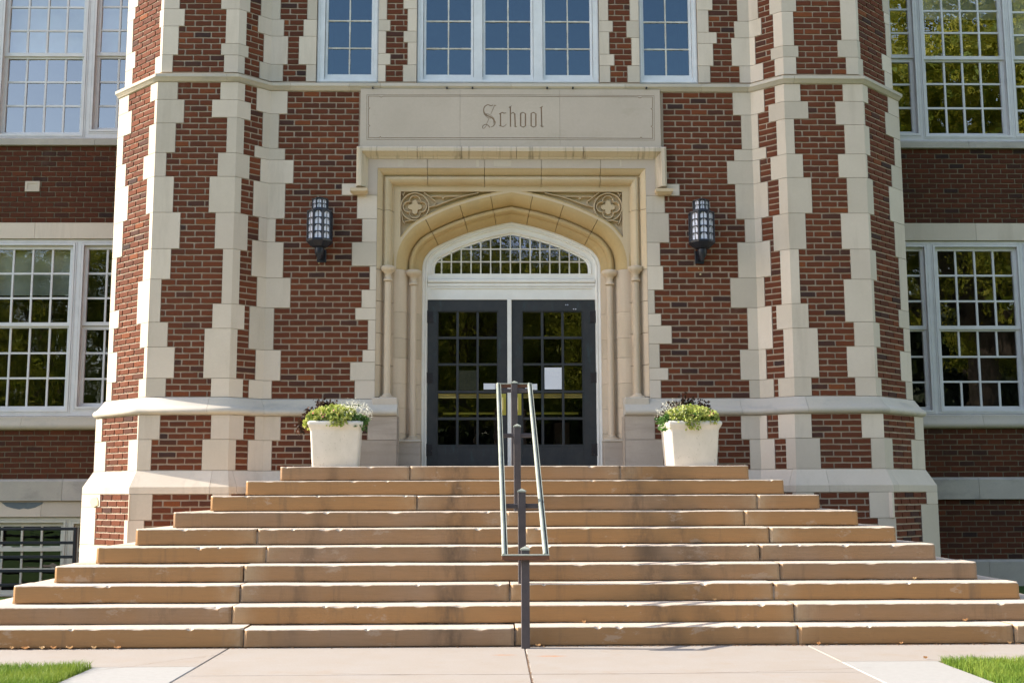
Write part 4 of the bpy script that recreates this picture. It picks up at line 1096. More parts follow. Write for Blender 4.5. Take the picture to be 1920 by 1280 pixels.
# ============================================================ DOOR FRAME, FANLIGHT, DOORS
DFY = 4.47; ENT = part_empty('door_frame', (0, DFY, 1.52))
profW = [(.0, 4.56), (.0, 4.442), (-.012, 4.440), (-.018, 4.455), (-.036, 4.458), (-.044, 4.448), (-.056, 4.452), (-.062, 4.470), (-.105, 4.474), (-.112, 4.462), (-.124, 4.466), (-.130, 4.490), (-.150, 4.492), (-.152, 4.56)]
sweep_path(arc, profW, [(0, TA)], 'arched_casing', 'white_paint', ENT, gap=0.0)
jx = -raw[0][0]                                   # half width of the opening
zr = lambda y: on_y(957, y, DFY)[1]
for sx in (-1, 1):
    mb = MB()
    R = [[(sx*(jx+d), Y, z) for d, Y in ((0, 4.56), (0, 4.442), (-.012, 4.440), (-.018, 4.455), (-.036, 4.458), (-.044, 4.448), (-.056, 4.452), (-.066, 4.475), (-.068, 4.56))] for z in (ZL, SPR)]
    mb.rings(R); mb.build('door_jamb', 'white_paint', ENT, True, 30)
zg0, zg1 = zr(512.7), zr(523)
mb = MB(); mb.box(-jx+.06, jx-.06, 4.478, 4.54, zg1, zg0, .004); mb.build('fanlight_rail', 'white_paint', ENT)
mb = MB(); mb.box(-jx+.066, jx-.066, 4.452, 4.56, zr(530), zg1-.003, .008); mb.build('transom', 'white_paint', ENT)
mb = MB(); mb.box(-jx+.066, jx-.066, 4.466, 4.56, zr(537), zr(530)-.003, .006); mb.build('transom', 'white_paint', ENT)
mb = MB(); plate(mb, -jx+.066, jx-.066, zr(561.5), zr(537)-.003, [(-jx+.10, jx-.10, zr(555), zr(540.5))], 4.474, .02); mb.quad((-jx+.1, 4.486, zr(555)), (jx-.1, 4.486, zr(555)), (jx-.1, 4.486, zr(540.5)), (-jx+.1, 4.486, zr(540.5))); mb.build('transom_panel', 'white_paint', ENT)
mm = on_y(955.4, 700, DFY)[0]; ww = 4.2*.0064
mb = MB(); mb.box(mm-.026, mm+.026, 4.462, 4.53, ZL, zr(561.5), .003); mb.build('door_mullion', 'white_paint', ENT)
# fanlight panes and bars
inn = offset_path(arc, -.15); ax = [p.x for p in inn]; az = [p.y for p in inn]
def arch_h(x): return float(np.interp(x, ax, az, left=-1, right=-1))
vx_ = [X_at(770+v/5.189, zr(490), 4.50)-xc0 for v in (293, 388, 484, 580, 674, 770, 866, 962, 1058, 1155, 1250, 1345, 1440, 1535, 1632)]
hz_ = [zr(400+468/5.189), zr(400+345/5.189)]
cols_ = [ax[0]]+vx_+[ax[-1]]; rows_ = [zg0]+hz_+[max(az)+.05]
FAN = part_empty('fanlight', (0, 4.5, zg0))
bars = MB()
for a, b_ in zip(cols_, cols_[1:]):
    for c, d in zip(rows_, rows_[1:]):
        xs_ = np.linspace(a, b_, 7); top = [min(d, max(c, arch_h(x)+.01)) for x in xs_]
        if max(top)-c < .012: continue
        mb = MB(); mb.add([(a, 4.505, c), (b_, 4.505, c)]+[(float(x), 4.505, t) for x, t in zip(reversed(xs_), reversed(top))], (tuple(range(2+len(xs_))),)); mb.build('pane', 'fan_glass', FAN)
for x in vx_:
    h = arch_h(x)+.01; n_ = 6
    for q in range(n_):
        w1 = .0085*random.uniform(.8, 1.15); bars.box(x-w1, x+w1, 4.488, 4.515, zg0+(h-zg0)*q/n_, zg0+(h-zg0)*(q+1)/n_)
for z in hz_:
    xs_ = [x for x in np.linspace(ax[0], ax[-1], 200) if arch_h(x) > z]
    for q in range(24):
        L = xs_[-1]-xs_[0]; w1 = .008*random.uniform(.8, 1.15); bars.box(xs_[0]+L*q/24, xs_[0]+L*(q+1)/24, 4.489, 4.514, z-w1, z+w1)
stuff(bars.build('glazing_bars', 'bar_paint', FAN))
DY = 4.485
for sx, c0_, c1_, colp in ((-1, 800.5, 952, [(821.6, 855.4), (860, 893.4), (897.6, 931.9)]), (1, 959.5, 1112.2, [(981, 1014.8), (1019.6, 1053.4), (1057.9, 1091.6)])):
    x0, x1 = on_y(c0_, 700, DY)[0], on_y(c1_, 700, DY)[0]
    if sx < 0: x0 = -(jx-.069)
    else: x1 = jx-.069
    D = part_empty('entrance_door', (x0 if sx < 0 else x1, DY, ZL))
    rowp = [(786.7, 833), (736.3, 781.9), (684.9, 731.8), (635, 680.6), (585, 630.6)]
    hs = [(on_y(a, 700, DY)[0], on_y(b_, 700, DY)[0], Z_at(d, DY, 900), Z_at(c, DY, 900)) for a, b_ in colp for c, d in rowp]
    gx0, gx1 = min(h[0] for h in hs), max(h[1] for h in hs); gz0, gz1 = min(h[2] for h in hs), max(h[3] for h in hs)
    ztop = zr(562.5)
    mb = MB(); plate(mb, x0, x1, ZL+.01, ztop, [(gx0-.012, gx1+.012, gz0-.012, gz1+.012)], DY, .05)
    mb.quad((x0, DY+.05, ZL), (x1, DY+.05, ZL), (x1, DY+.05, gz0-.012), (x0, DY+.05, gz0-.012)); mb.build('door_leaf', 'door_bronze', D)
    mb = MB(); plate(mb, gx0-.012, gx1+.012, gz0-.012, gz1+.012, hs, DY+.012, .028); mb.build('glazing_grid', 'door_bronze', D)
    mb = MB(); plate(mb, gx0-.022, gx1+.022, gz0-.022, gz1+.022, [(gx0-.012, gx1+.012, gz0-.012, gz1+.012)], DY-.004, .01); mb.build('glazing_bead', 'door_bronze', D)
    mb = MB(); mb.box(gx0-.01, gx1+.01, DY-.004, DY+.005, ZL+.05, Z_at(839, DY, 900), .003)
    for q in (1, 2): xq = gx0+(gx1-gx0)*q/3; mb.box(xq-.004, xq+.004, DY-.008, DY, ZL+.05, Z_at(839, DY, 900))
    mb.build('kick_plate', 'door_bronze', D)
    for h in hs:
        p = MB(); tl = random.uniform(-.0012, .0012); p.quad((h[0]-.003, DY+.022+tl, h[2]-.003), (h[1]+.003, DY+.022-tl, h[2]-.003), (h[1]+.003, DY+.022-tl, h[3]+.003), (h[0]-.003, DY+.022+tl, h[3]+.003)); p.build('pane', 'door_glass', D)
    # crash bars inside
    mb = MB(); mb.box(gx0-.01, gx1+.01, DY+.055, DY+.085, Z_at(745.6, DY, 900), Z_at(741.9, DY, 900), .004); mb.box(gx0-.01, gx1+.01, DY+.05, DY+.085, Z_at(741.2, DY, 900), Z_at(737.2, DY, 900), .004); mb.build('push_bar', 'brass', D)
    mb = MB(); mb.box(gx0+.05, gx1-.03, DY+.30, DY+.32, Z_at(777, 4.8, 900), Z_at(773, 4.8, 900)); mb.build('inner_rail', 'brass_plate', D)
    # pull plate and handle on the meeting stile
    pa, pb = (on_y(936.5, 750, DY)[0], on_y(948.7, 750, DY)[0]) if sx < 0 else (on_y(963.5, 750, DY)[0], on_y(977.5, 750, DY)[0])
    pz0, pz1 = Z_at(778, DY, 900), Z_at(738, DY, 900)
    mb = MB(); mb.box(pa, pb, DY-.006, DY, pz0, pz1, .002); pl = mb.build('pull_plate', 'brass_plate', D)
    mb = MB(); xm = (pa+pb)/2; mb.tube([(xm, DY-.004, pz0+.05), (xm, DY-.035, pz0+.06), (xm, DY-.038, (pz0+pz1)/2), (xm, DY-.035, pz1-.06), (xm, DY-.004, pz1-.05)], .007, 8); mb.build('pull_handle', 'brass', D)
    for ya, yb in ((583.6, 604.7), (699, 717), (832.5, 853.6)):
        hx = x0 if sx < 0 else x1; za, zb_ = Z_at(yb, DY, 900), Z_at(ya, DY, 900)
        mb = MB(); mb.box(min(hx-sx*.066, hx+sx*.004), max(hx-sx*.066, hx+sx*.004), DY-.010, DY, za, zb_, .002)
        mb.tube([(hx-sx*.002, DY-.014, za-.006), (hx-sx*.002, DY-.014, zb_+.006)], .010, 8)
        for q in range(3):
            z = za+(zb_-za)*(q+.5)/3; mb.box(min(hx-sx*.05, hx-sx*.036), max(hx-sx*.05, hx-sx*.036), DY-.013, DY-.009, z-.006, z+.006, .002)
        mb.build('hinge', 'hinge_iron', D)
    if sx > 0:
        for x_, y_ in ((1061, 571.5), (1064.5, 571.5), (1075.5, 579.5), (1079.5, 579.5)):
            X, Z = on_y(x_, y_, DY); mb = MB(); mb.lathe(X, DY-.004, [(.006, Z-.005), (.007, Z), (.006, Z+.005)], 8); mb.build('screw', 'opal_glass', D)

# rooms behind the glass
def room(x0, x1, y0, y1, z0, z1, mat='inside_wall'):
    mb = MB(); mb.box(x0, x1, y0, y1, z0, z1); mb.f = [f for f in mb.f]; mb.f.pop(0)     # open toward the glass
    return mb.build('room', mat, B)
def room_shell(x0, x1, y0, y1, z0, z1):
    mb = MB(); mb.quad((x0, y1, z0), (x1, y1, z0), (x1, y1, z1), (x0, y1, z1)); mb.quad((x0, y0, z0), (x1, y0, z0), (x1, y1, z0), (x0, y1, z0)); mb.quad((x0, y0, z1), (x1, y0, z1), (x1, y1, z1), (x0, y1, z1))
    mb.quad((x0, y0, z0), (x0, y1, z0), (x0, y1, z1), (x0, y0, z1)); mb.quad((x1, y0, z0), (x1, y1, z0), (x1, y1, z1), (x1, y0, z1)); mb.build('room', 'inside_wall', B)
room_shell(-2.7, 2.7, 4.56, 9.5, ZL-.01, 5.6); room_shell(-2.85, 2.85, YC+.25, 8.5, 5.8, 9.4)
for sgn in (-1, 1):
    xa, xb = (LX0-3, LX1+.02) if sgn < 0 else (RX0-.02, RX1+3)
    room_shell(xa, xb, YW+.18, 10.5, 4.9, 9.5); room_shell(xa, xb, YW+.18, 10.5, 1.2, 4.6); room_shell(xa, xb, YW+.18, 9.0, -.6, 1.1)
# back, roof and flanks so that the building is closed
mb = MB(); mb.quad((-13.5, YW, -.6), (-13.5, 14, -.6), (-13.5, 14, ZTOP), (-13.5, YW, ZTOP)); mb.quad((13.5, YW, -.6), (13.5, 14, -.6), (13.5, 14, ZTOP), (13.5, YW, ZTOP))
mb.quad((-13.5, 14, -.6), (13.5, 14, -.6), (13.5, 14, ZTOP), (-13.5, 14, ZTOP)); mb.quad((-13.5, YW-.02, ZTOP+.01), (13.5, YW-.02, ZTOP+.01), (13.5, 14, ZTOP+.01), (-13.5, 14, ZTOP+.01)); mb.build('rear_wall', 'brick_wing_shade', B)

# sheets of paper taped behind the glass, box inside
def sheet_(name, x0, x1, y0, y1, Y, mat, lab, cat):
    a, b_ = on_y(x0, y1, Y), on_y(x1, y0, Y); mb = MB(); mb.box(a[0], b_[0], Y, Y+.002, a[1], b_[1]); return tag(mb.build(name, mat), lab, cat)
sheet_('paper_notice', 1021.2, 1053.2, 688.8, 729.6, DY+.017, 'paper_white', 'large blank white paper sheet on a pane of the right hand door', 'notice')
sheet_('paper_notice', 984.8, 1007.2, 719.4, 730.6, DY+.017, 'paper_white', 'small white label low on a pane of the right hand door', 'label')
sheet_('paper_notice', 906.8, 929.2, 718.6, 729.8, DY+.017, 'paper_white', 'small white label low on a pane of the left hand door', 'label')
sheet_('paper_notice', 860.0, 893.2, 694, 731.5, DY+.026, 'paper_grey', 'dim grey printed sheet behind the middle pane of the left hand door', 'notice')
a = on_y(1040, 832, 5.3); b_ = on_y(1068, 792, 5.3)
mb = MB(); mb.box(a[0], b_[0], 5.3, 5.6, ZL, b_[1], .004); mb.box((a[0]+b_[0])/2-.02, (a[0]+b_[0])/2+.02, 5.297, 5.6, b_[1]+.0005, b_[1]+.003)
tag(mb.build('cardboard_box', 'cardboard'), 'brown cardboard box on the floor just inside the right hand door', 'box')

# ============================================================ STEPS
T_R = .2737; RH = .152
HWL = {10: 2.449, 9: 2.742, 8: 3.028, 7: 3.315, 6: 3.585, 5: 3.853, 4: 4.115, 3: 4.362, 2: 4.65, 1: 4.93}
ST = thing('stone_steps', (0, 0, 0), 'broad flight of ten worn tan stone steps leading up to the school doors', 'steps')
JOINTS = {10: [768, 1163], 9: [700, 1250], 8: [781, 1421], 7: [949, 1396], 6: [481, 983, 1443], 5: [498, 1425], 4: [456, 1463], 3: [449, 956, 1452], 2: [434, 1490], 1: [456, 965, 1498, 1903]}
JOINTS[9] = []
from mathutils import noise as mn
def stone_run(axis, s0, s1, fpos, depth, z0, z1, sign=1, seed=0, worn=1.0, e0=True, e1=True, j0=False, j1=False):
    """stone swept along X (axis 0, front at y=fpos) or Y (axis 1, outer face at x=fpos, sign gives the outward side)"""
    n_ = max(6, int((s1-s0)/.022)); R = []; h = z1-z0
    for i in range(n_+1):
        s = s0+(s1-s0)*i/n_; q = (s*3.1+seed*7.7)
        c = max(0, mn.noise((q*1.9, seed, 0))-.18)*.022*worn + abs(mn.noise((q*9, seed, 3)))*.0045*worn
        if mn.noise((q*3.7, seed, 9)) > .46: c += .012*worn
        dz_ = mn.noise((q*.5, seed, 5))*.003; df = mn.noise((q*.8, seed, 7))*.004
        e = 0
        d_end = min(s-s0 if e0 else 9, s1-s if e1 else 9)
        if d_end < .03: e = (.03-d_end)**2/.03*.9
        bt = .005+(.004 if seed < 20 and axis == 0 else .011)*abs(mn.noise((q*1.4, seed, 15)))
        pf = [(depth, bt), (.016, bt), (.005+df, bt+.006), (df+e*.7, .035), (df+e*.7, h-.030), (df+e+c*.45, h-.008-c*.8), (.002+df+e+c, h-.003-c*.35), (.006+e+c*1.2, h-.0006-c*.06), (.020+e+c*1.3, h+dz_*0), (depth, h)]
        if axis == 0: R.append([(s, fpos+a, z0+b_+(dz_ if b_ > .03 else 0)) for a, b_ in pf])
        else: R.append([(fpos-sign*a, s, z0+b_+(dz_ if b_ > .03 else 0)) for a, b_ in pf])
    mb = MB(); mb.rings(R); k_ = len(R[0])      # worn top and nose, their sunlight painted in as a paler colour
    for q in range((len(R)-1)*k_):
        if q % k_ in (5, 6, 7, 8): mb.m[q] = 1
        s = s0+(s1-s0)*(q//k_)/n_; d = min(s-s0 if j0 else 9, s1-s if j1 else 9)
        mb.t[q] = max(.0011, min(1, (1-d/(.22+.16*mn.noise((seed, s*2, 4)))))*.9*(.6+mn.noise((seed*3, s, 8)))) if d < .4 else .0011
    return mb
core = MB()
for k in range(1, 11):
    Yk = (k-1)*T_R; z1 = k*RH; z0 = z1-RH; hw = HWL[k]
    js = [-hw]+[X_at(v, z1-.08, Yk) for v in JOINTS[k]]+[hw]; js = [j for j in js if j <= hw+1e-6]
    if js[-1] < hw: js.append(hw)
    dep = T_R+.10
    for q, (a, b_) in enumerate(zip(js, js[1:])):
        if b_-a < .08: continue
        dy = random.uniform(-.009, .009); dzz = random.uniform(-.003, .003)
        if k == 1: dy = (.0, -.012, .010, .004, .0)[q % 5]; dzz = (.006, -.004, .004, -.001, .002)[q % 5]
        g = .0035 if k > 6 else .006
        stone_run(0, a+(g if q else 0), b_-(g if q < len(js)-2 else 0), Yk+dy, dep, z0, z1+dzz, 1, k*11+q, 1.15 if k < 8 else .8, j0=q > 0, j1=q < len(js)-2).build('step_stone', ['step_sandstone', 'sunlit_tread'], ST, True, 24)
    yb = 3.52
    for sx in (-1, 1):
        ys = Yk+dep+.004
        while ys < yb-.05:
            ye = min(ys+1.35, yb)
            if yb-ye < .3: ye = yb
            stone_run(1, ys, ye-.005, sx*hw, T_R+.10, z0, z1, sx, k*17+sx, .7).build('step_stone', ['step_sandstone', 'sunlit_tread'], ST, True, 24); ys = ye
    core.box(-hw+.03, hw-.03, Yk+.024, 3.50+.006*k, z0-(.1 if k == 1 else .02), z1-.03)
core.build('mortar_bed', 'step_mortar', ST)
for i, (a, b_) in enumerate(((-2.07, -.7), (-.7, .7), (.7, 2.07))):
    for c, d in ((2.85, 3.55), (3.55, 4.47)):
        mb = MB(); mb.box(a+.003, b_-.003, c+.003, d-.003, ZL-.12, ZL-.001, .004); mb.build('landing_slab', 'sunlit_tread', ST)

# ============================================================ HANDRAIL
HRx0 = on_y(985.3, 1150, -.09)[0]; HRx1 = on_y(964.3, 760, 2.62)[0]
HR = thing('stair_handrail', (HRx0, -.09, 0), 'double metal handrail on four dark square posts up the middle of the steps', 'handrail')
PY = [-.09, .60, 1.74, 2.62]; PB = [0, 3*RH, 7*RH, 10*RH]; PTz = [Z_at(1023, -.09, 982), Z_at(915, .60, 975), Z_at(794, 1.74, 968), Z_at(713.5, 2.62, 964)]
hx = lambda y: HRx0+(HRx1-HRx0)*(y+.09)/2.71
Rz = lambda y: .742+(2.372-.742)*(y+.13)/(2.62+.13)
for y, b_, t in zip(PY, PB, PTz):
    x = hx(y); h = .034
    mb = MB(); mb.box(x-h, x+h, y-h, y+h, b_-.01, t-.034, .003); mb.build('post', 'post_metal', HR)
    mb = MB(); mb.add([(x-h-.004, y-h-.004, t-.033), (x+h+.004, y-h-.004, t-.033), (x+h+.004, y+h+.004, t-.033), (x-h-.004, y+h+.004, t-.033), (x-h-.004, y-h-.004, t-.022), (x+h+.004, y-h-.004, t-.022), (x+h+.004, y+h+.004, t-.022), (x-h-.004, y+h+.004, t-.022), (x, y, t)],
            ((0, 1, 5, 4), (1, 2, 6, 5), (2, 3, 7, 6), (3, 0, 4, 7), (4, 5, 8), (5, 6, 8), (6, 7, 8), (7, 4, 8), (3, 2, 1, 0))); mb.build('post_cap', 'rail_metal', HR)
    zc_ = Rz(y)-.030
    mb = MB()
    for sx in (-1, 1): mb.box(*sorted((x+sx*(h-.002), x+sx*.175)), y-.012, y+.012, zc_-.042, zc_, .005)
    mb.build('cross_bracket', 'post_metal', HR)
ya, yb = -.135, 2.66
for sx in (-1, 1):
    def sec(y, pts):
        x = hx(y)+sx*.167; z = Rz(y); return [(x+a, y-b_*.52, z+b_*.85) for a, b_ in pts]
    mb = MB(); mb.rings([sec(y, [(-.024, -.006), (-.024, .004), (-.018, .014), (-.008, .018), (.002, .016), (.008, .006), (.008, -.006)]) for y in (ya, .8, 1.7, yb)]); mb.build('rail', 'rail_metal', HR, True, 50)
    mb = MB(); mb.rings([sec(y, [(-.022, -.028), (-.022, -.007), (.021, -.007), (.021, -.028)]) for y in (ya+.02, yb-.01)]); mb.build('rail_channel', 'post_metal', HR)
    mb = MB(); mb.rings([sec(y, [(.0185, -.008), (.0185, .010), (.0245, .010), (.0245, -.008)]) for y in (ya, yb)]); mb.build('rail_lip', 'rail_metal', HR)
for y, zoff in ((ya-.012, 0), (yb+.0, -.008)):
    x = hx(y); z = Rz(y)+zoff
    mb = MB(); mb.box(x-.193, x+.193, y-.022, y+.022, z-.030, z+.002, .003); mb.build('end_bar', 'rail_rust', HR)
    mb = MB(); mb.box(x-.195, x+.195, y-.024, y+.024, z+.0025, z+.014, .004); mb.build('end_bar_cap', 'rail_metal', HR)

# ============================================================ WALL LANTERNS
LNY = YC-.20
def lantern(xpx, dy_px, lab):
    x, _ = on_y(xpx, 430, LNY); zz = lambda y: on_y(xpx, y+dy_px, LNY)[1]
    T = thing('wall_lantern', (x, YC-.01, zz(470)), lab, 'lantern', 'wall lanterns beside the entrance')
    def octo(r, z, n_=8): return [(x+r*math.cos(math.pi/8+math.pi/4*j), LNY+r*math.sin(math.pi/8+math.pi/4*j), z) for j in range(n_)]
    zt_, zm, zb_ = zz(373.5), zz(393.5), zz(396.5); zlow = zz(452.5); R1, R2 = .150, .094
    mb = MB(); mb.rings([octo(R1*.93, zlow+.012), octo(R1*.93, zb_-.012)]); mb.rings([octo(R2*.92, zm+.004), octo(R2*.92, zt_-.012)]); mb.build('glass_body', 'opal_glass', T)
    def screen(r, z0, z1, rows, name):
        mb = MB(); ap = r*math.cos(math.pi/8)
        for j in range(8):
            a0 = math.pi/8+math.pi/4*j; p, q = Vector((x+r*math.cos(a0), LNY+r*math.sin(a0))), Vector((x+r*math.cos(a0+math.pi/4), LNY+r*math.sin(a0+math.pi/4)))
            def pt(u, z, e=0.0):
                c = p.lerp(q, u); nrm = (Vector((c.x-x, c.y-LNY))).normalized(); return (c.x-nrm.x*e, c.y-nrm.y*e, z)
            m_ = .16; cw = (1-2*m_)/2; rh = (z1-z0)/rows; g = .034
            # margins
            for ua, ub in ((0, m_-.001), (1-m_+.001, 1), (.5-g, .5+g)): mb.quad(pt(ua, z0), pt(ub, z0), pt(ub, z1), pt(ua, z1))
            for rr in range(rows):
                for cc in range(2):
                    ua = m_ if cc == 0 else .5+g; ub = .5-g if cc == 0 else 1-m_; za = z0+rr*rh; zb2 = za+rh
                    inner = []; ih = rh*.90; iz = za+rh*.05
                    for t in np.linspace(0, 1, 7):        # quarter arch rising to the outer side
                        tt = t; k_ = (1-abs((tt if cc == 0 else 1-tt))**2.2) if False else 1
                        up = math.sin(math.pi*min(1, max(0, tt))*.5) if cc == 0 else math.cos(math.pi*tt*.5)
                        inner.append((ua+(ub-ua)*(.04+.92*tt), iz+ih*(.62+.36*up)))
                    outer_ = [(ua+(ub-ua)*t, zb2) for t in np.linspace(0, 1, 7)]
                    for i in range(6): mb.quad(pt(*outer_[i]), pt(*outer_[i+1]), pt(*inner[i+1]), pt(*inner[i]))
                    mb.quad(pt(ua, za), pt(ub, za), pt(ub, iz), pt(ua, iz)); mb.quad(pt(ua, iz), pt(*inner[0]), pt(ua, inner[0][1]), pt(ua, zb2)) if False else None
                    mb.quad(pt(ua, iz), pt(inner[0][0], iz), pt(*inner[0]), pt(ua, zb2)); mb.quad(pt(inner[-1][0], iz), pt(ub, iz), pt(ub, zb2), pt(*inner[-1]))
        mb.build(name, 'dark_metal', T)
        for j in range(8):
            a0 = math.pi/8+math.pi/4*j; c = (x+(r+.001)*math.cos(a0), LNY+(r+.001)*math.sin(a0)); mb = MB(); mb.lathe(c[0], c[1], [(.007, z0-.004), (.007, z1+.004)], 6); mb.build('corner_bar', 'dark_metal', T)
    screen(R1, zlow+.014, zb_-.014, 4, 'pierced_screen'); screen(R2, zm+.010, zt_-.014, 2, 'pierced_screen')
    mb = MB()
    mb.rings([octo(R1+.010, zb_-.016), octo(R1+.010, zb_-.004), octo(R2+.02, zb_+.004), octo(R2+.012, zm+.008)]); mb.rings([octo(R2+.008, zt_-.016), octo(R2+.010, zt_-.004), octo(R2*.6, zt_+.012), octo(.02, zt_+.02)])
    mb.build('lantern_cap', 'dark_metal', T)
    mb = MB(); mb.rings([octo(R1+.006, zlow+.016), octo(R1+.012, zlow+.006), octo(R1+.010, zlow-.012), octo(R1*.62, zz(463)), octo(.055, zz(465))]); mb.build('lantern_base', 'dark_metal', T)
    mb = MB(); mb.lathe(x, LNY, [(.052, zz(464)), (.056, zz(468)), (.050, zz(476)), (.034, zz(480)), (.026, zz(482)), (.022, zz(486)), (.008, zz(488))], 12); mb.build('finial', 'dark_metal', T, True)
    mb = MB(); mb.box(x-.055, x+.055, YC-.020, YC+.006, zz(486), zz(462), .004); mb.box(x-.025, x+.025, LNY+.02, YC-.015, zz(480), zz(470), .004); mb.build('wall_bracket', 'dark_metal', T)
    return T
lantern(599.5, 0, 'black octagonal lantern with white glass on the brick left of the doorway')
lantern(1315.5, 2.5, 'black octagonal lantern with white glass on the brick right of the doorway')

# ============================================================ PLANTERS AND PLANTS
def rsq(cx, cy, h, z, rot, r=.028, n_=4):
    out = []
    for q, (sx, sy) in enumerate(((1, 1), (-1, 1), (-1, -1), (1, -1))):
        for i in range(n_):
            a = math.pi/2*q + math.pi/2*i/(n_-1); x, y = sx*(h-r)+r*math.cos(a), sy*(h-r)+r*math.sin(a)
            out.append((cx+x*math.cos(rot)-y*math.sin(rot), cy+x*math.sin(rot)+y*math.cos(rot), z))
    return out
def leaf(mb, p, s, asp=.6, up=.6):
    d = Vector((random.gauss(0, 1), random.gauss(0, 1), random.gauss(up, .6))).normalized(); q = Vector((random.gauss(0, 1), random.gauss(0, 1), random.gauss(0, 1))); t = d.cross(q).normalized(); s_ = d.cross(t)
    p = Vector(p); L = s*random.uniform(.7, 1.3); W = L*asp; mb.tint = random.random()+.001
    mb.add([p-t*L*.5, p+s_*W*.5+d*L*.06, p+t*L*.5, p-s_*W*.5+d*L*.06], ((0, 1, 2), (0, 2, 3)))
def planter(xpx, lab, rot, flip, plab):
    Yc_ = 3.03; x = on_y(xpx, 830, 2.76)[0]; h1 = .287; zt_ = on_y(xpx, 788.5, 2.76)[1]; z0 = ZL
    T = thing('stone_planter', (x, Yc_, z0), lab, 'planter', 'white planters flanking the doors')
    prof = [(.240, z0), (.243, z0+.01), (.266, zt_-.105), (.268, zt_-.098), (.274, zt_-.080), (.292, zt_-.050), (.298, zt_-.030), (.296, zt_-.012), (.285, zt_), (.262, zt_-.004), (.250, zt_-.05)]
    mb = MB(); mb.rings([rsq(x, Yc_, h, z, rot) for h, z in prof]); mb.build('pot', 'planter_white', T, True, 60)
    mb = MB(); mb.rings([rsq(x, Yc_, .245, zt_-.045, rot), rsq(x, Yc_, .22, zt_-.03, rot)]); mb.build('potting_soil', 'soil', T)
    PL = thing('flowering_plants', (x, Yc_, zt_-.03), plab, 'plants')
    f = -1 if flip else 1
    def g(u, v, w_): return (x+f*u, Yc_+v, zt_+w_)
    mb = MB()
    for _ in range(2100):      # low lime and green mound
        u = random.uniform(-.33, .20) if not flip else random.uniform(-.28, .26); v = random.uniform(-.30, .22)
        top = .175*math.cos(u*3.6)*math.cos(v*3.2)+.02; w_ = random.uniform(-.03, 1)*max(.02, top) - max(0, abs(v)-.26)*.9 - max(0, abs(u)-.27)*1.2
        leaf(mb, g(u, v, w_), .040, .75)
    for _ in range(120):
        u = random.gauss(.0, .05)+(.05 if not flip else .03); leaf(mb, g(u, -.31+random.gauss(0, .01), random.uniform(-.10 if flip else -.06, .04)), .032, .8)
    mb.build('lime_foliage', 'lime_leaf', PL)
    mb = MB()
    for _ in range(500):
        u, v = random.uniform(-.28, .34), random.uniform(-.28, .24); leaf(mb, g(u, v, random.uniform(-.02, .09)*math.cos(u*2.5)), .05, .7)
    for _ in range(160): leaf(mb, g(random.uniform(.22, .33), random.uniform(-.28, .1), random.uniform(-.09, .06)), .045, .7)
    mb.build('green_foliage', 'green_leaf', PL)
    mb = MB()
    for _ in range(650 if not flip else 300):
        a, r = random.uniform(0, 2*math.pi), random.random()**.5; u = .20+.21*r*math.cos(a); v = -.12+.19*r*math.sin(a); w_ = .03+.15*math.sqrt(max(0, 1-r*r))+random.gauss(0, .03)
        leaf(mb, g(u, v, w_), .013, .9)
    mb.build('white_blossom', 'white_flower', PL)
    mb = MB()
    for _ in range(46): 
        u = random.choice((-.2, -.15, .03, .05))+random.gauss(0, .022); leaf(mb, g(u, -.22+random.gauss(0, .04), .07+random.gauss(0, .025)), .022, .9)
    mb.build('pink_blossom', 'pink_flower', PL)
    mb = MB(); cl = [(-.36, -.05, -.03), (-.34, -.02, .05), (-.29, .02, .10), (-.20, .08, .17), (-.17, .12, .20), (-.10, .12, .18), (-.06, .14, .17), (-.38, -.06, -.07)] if not flip else [(.10, .1, .20), (.16, .1, .18), (.2, .1, .16), (-.1, .1, .15), (-.16, .12, .20), (-.2, .1, .17), (.02, .12, .28), (-.05, .14, .22), (0, .12, .18), (.06, .1, .2)]
    for c in cl:
        for _ in range(80 if not flip else 40): leaf(mb, g(c[0]+random.gauss(0, .028), c[1]+random.gauss(0, .03), c[2]+random.gauss(0, .032)), .034, .8)
    mb.build('dark_foliage', 'dark_leaf', PL)
    mb = MB()
    for k in range(11 if not flip else 9):    # arching fronds behind
        a = random.uniform(-.2, math.pi+.2); L = random.uniform(.16, .27); bx, by = random.uniform(-.02, .14), .10
        for i in range(12):
            t = i/11; px_ = bx+math.cos(a)*L*t; w_ = .08+.20*t-.14*t*t+(.05 if not flip else .08); 
            for s_ in (-1, 1): leaf(mb, g(px_+random.gauss(0, .006), by+s_*.018*(1-t)+math.sin(a)*.05*t, w_), .028*(1.2-t*.6), .35)
        pts = [g(bx+math.cos(a)*L*t, by+math.sin(a)*.05*t, .08+.20*t-.14*t*t+(.05 if not flip else .08)) for t in np.linspace(0, 1, 5)]; mb.tube(pts, .0016, 4)
    mb.build('fern_frond', 'fern_leaf', PL)
planter(624.5, 'white square planter with small chip stains left of the doors, ferns growing in it', math.radians(4), False, 'lime green and white flowering plants with dark trailing leaves and ferns in left planter')
planter(1301.5, 'white square planter right of the doors, its sunlit left edge glowing', math.radians(3), True, 'white and yellow green bedding plants with upright dark red shoots in right planter')

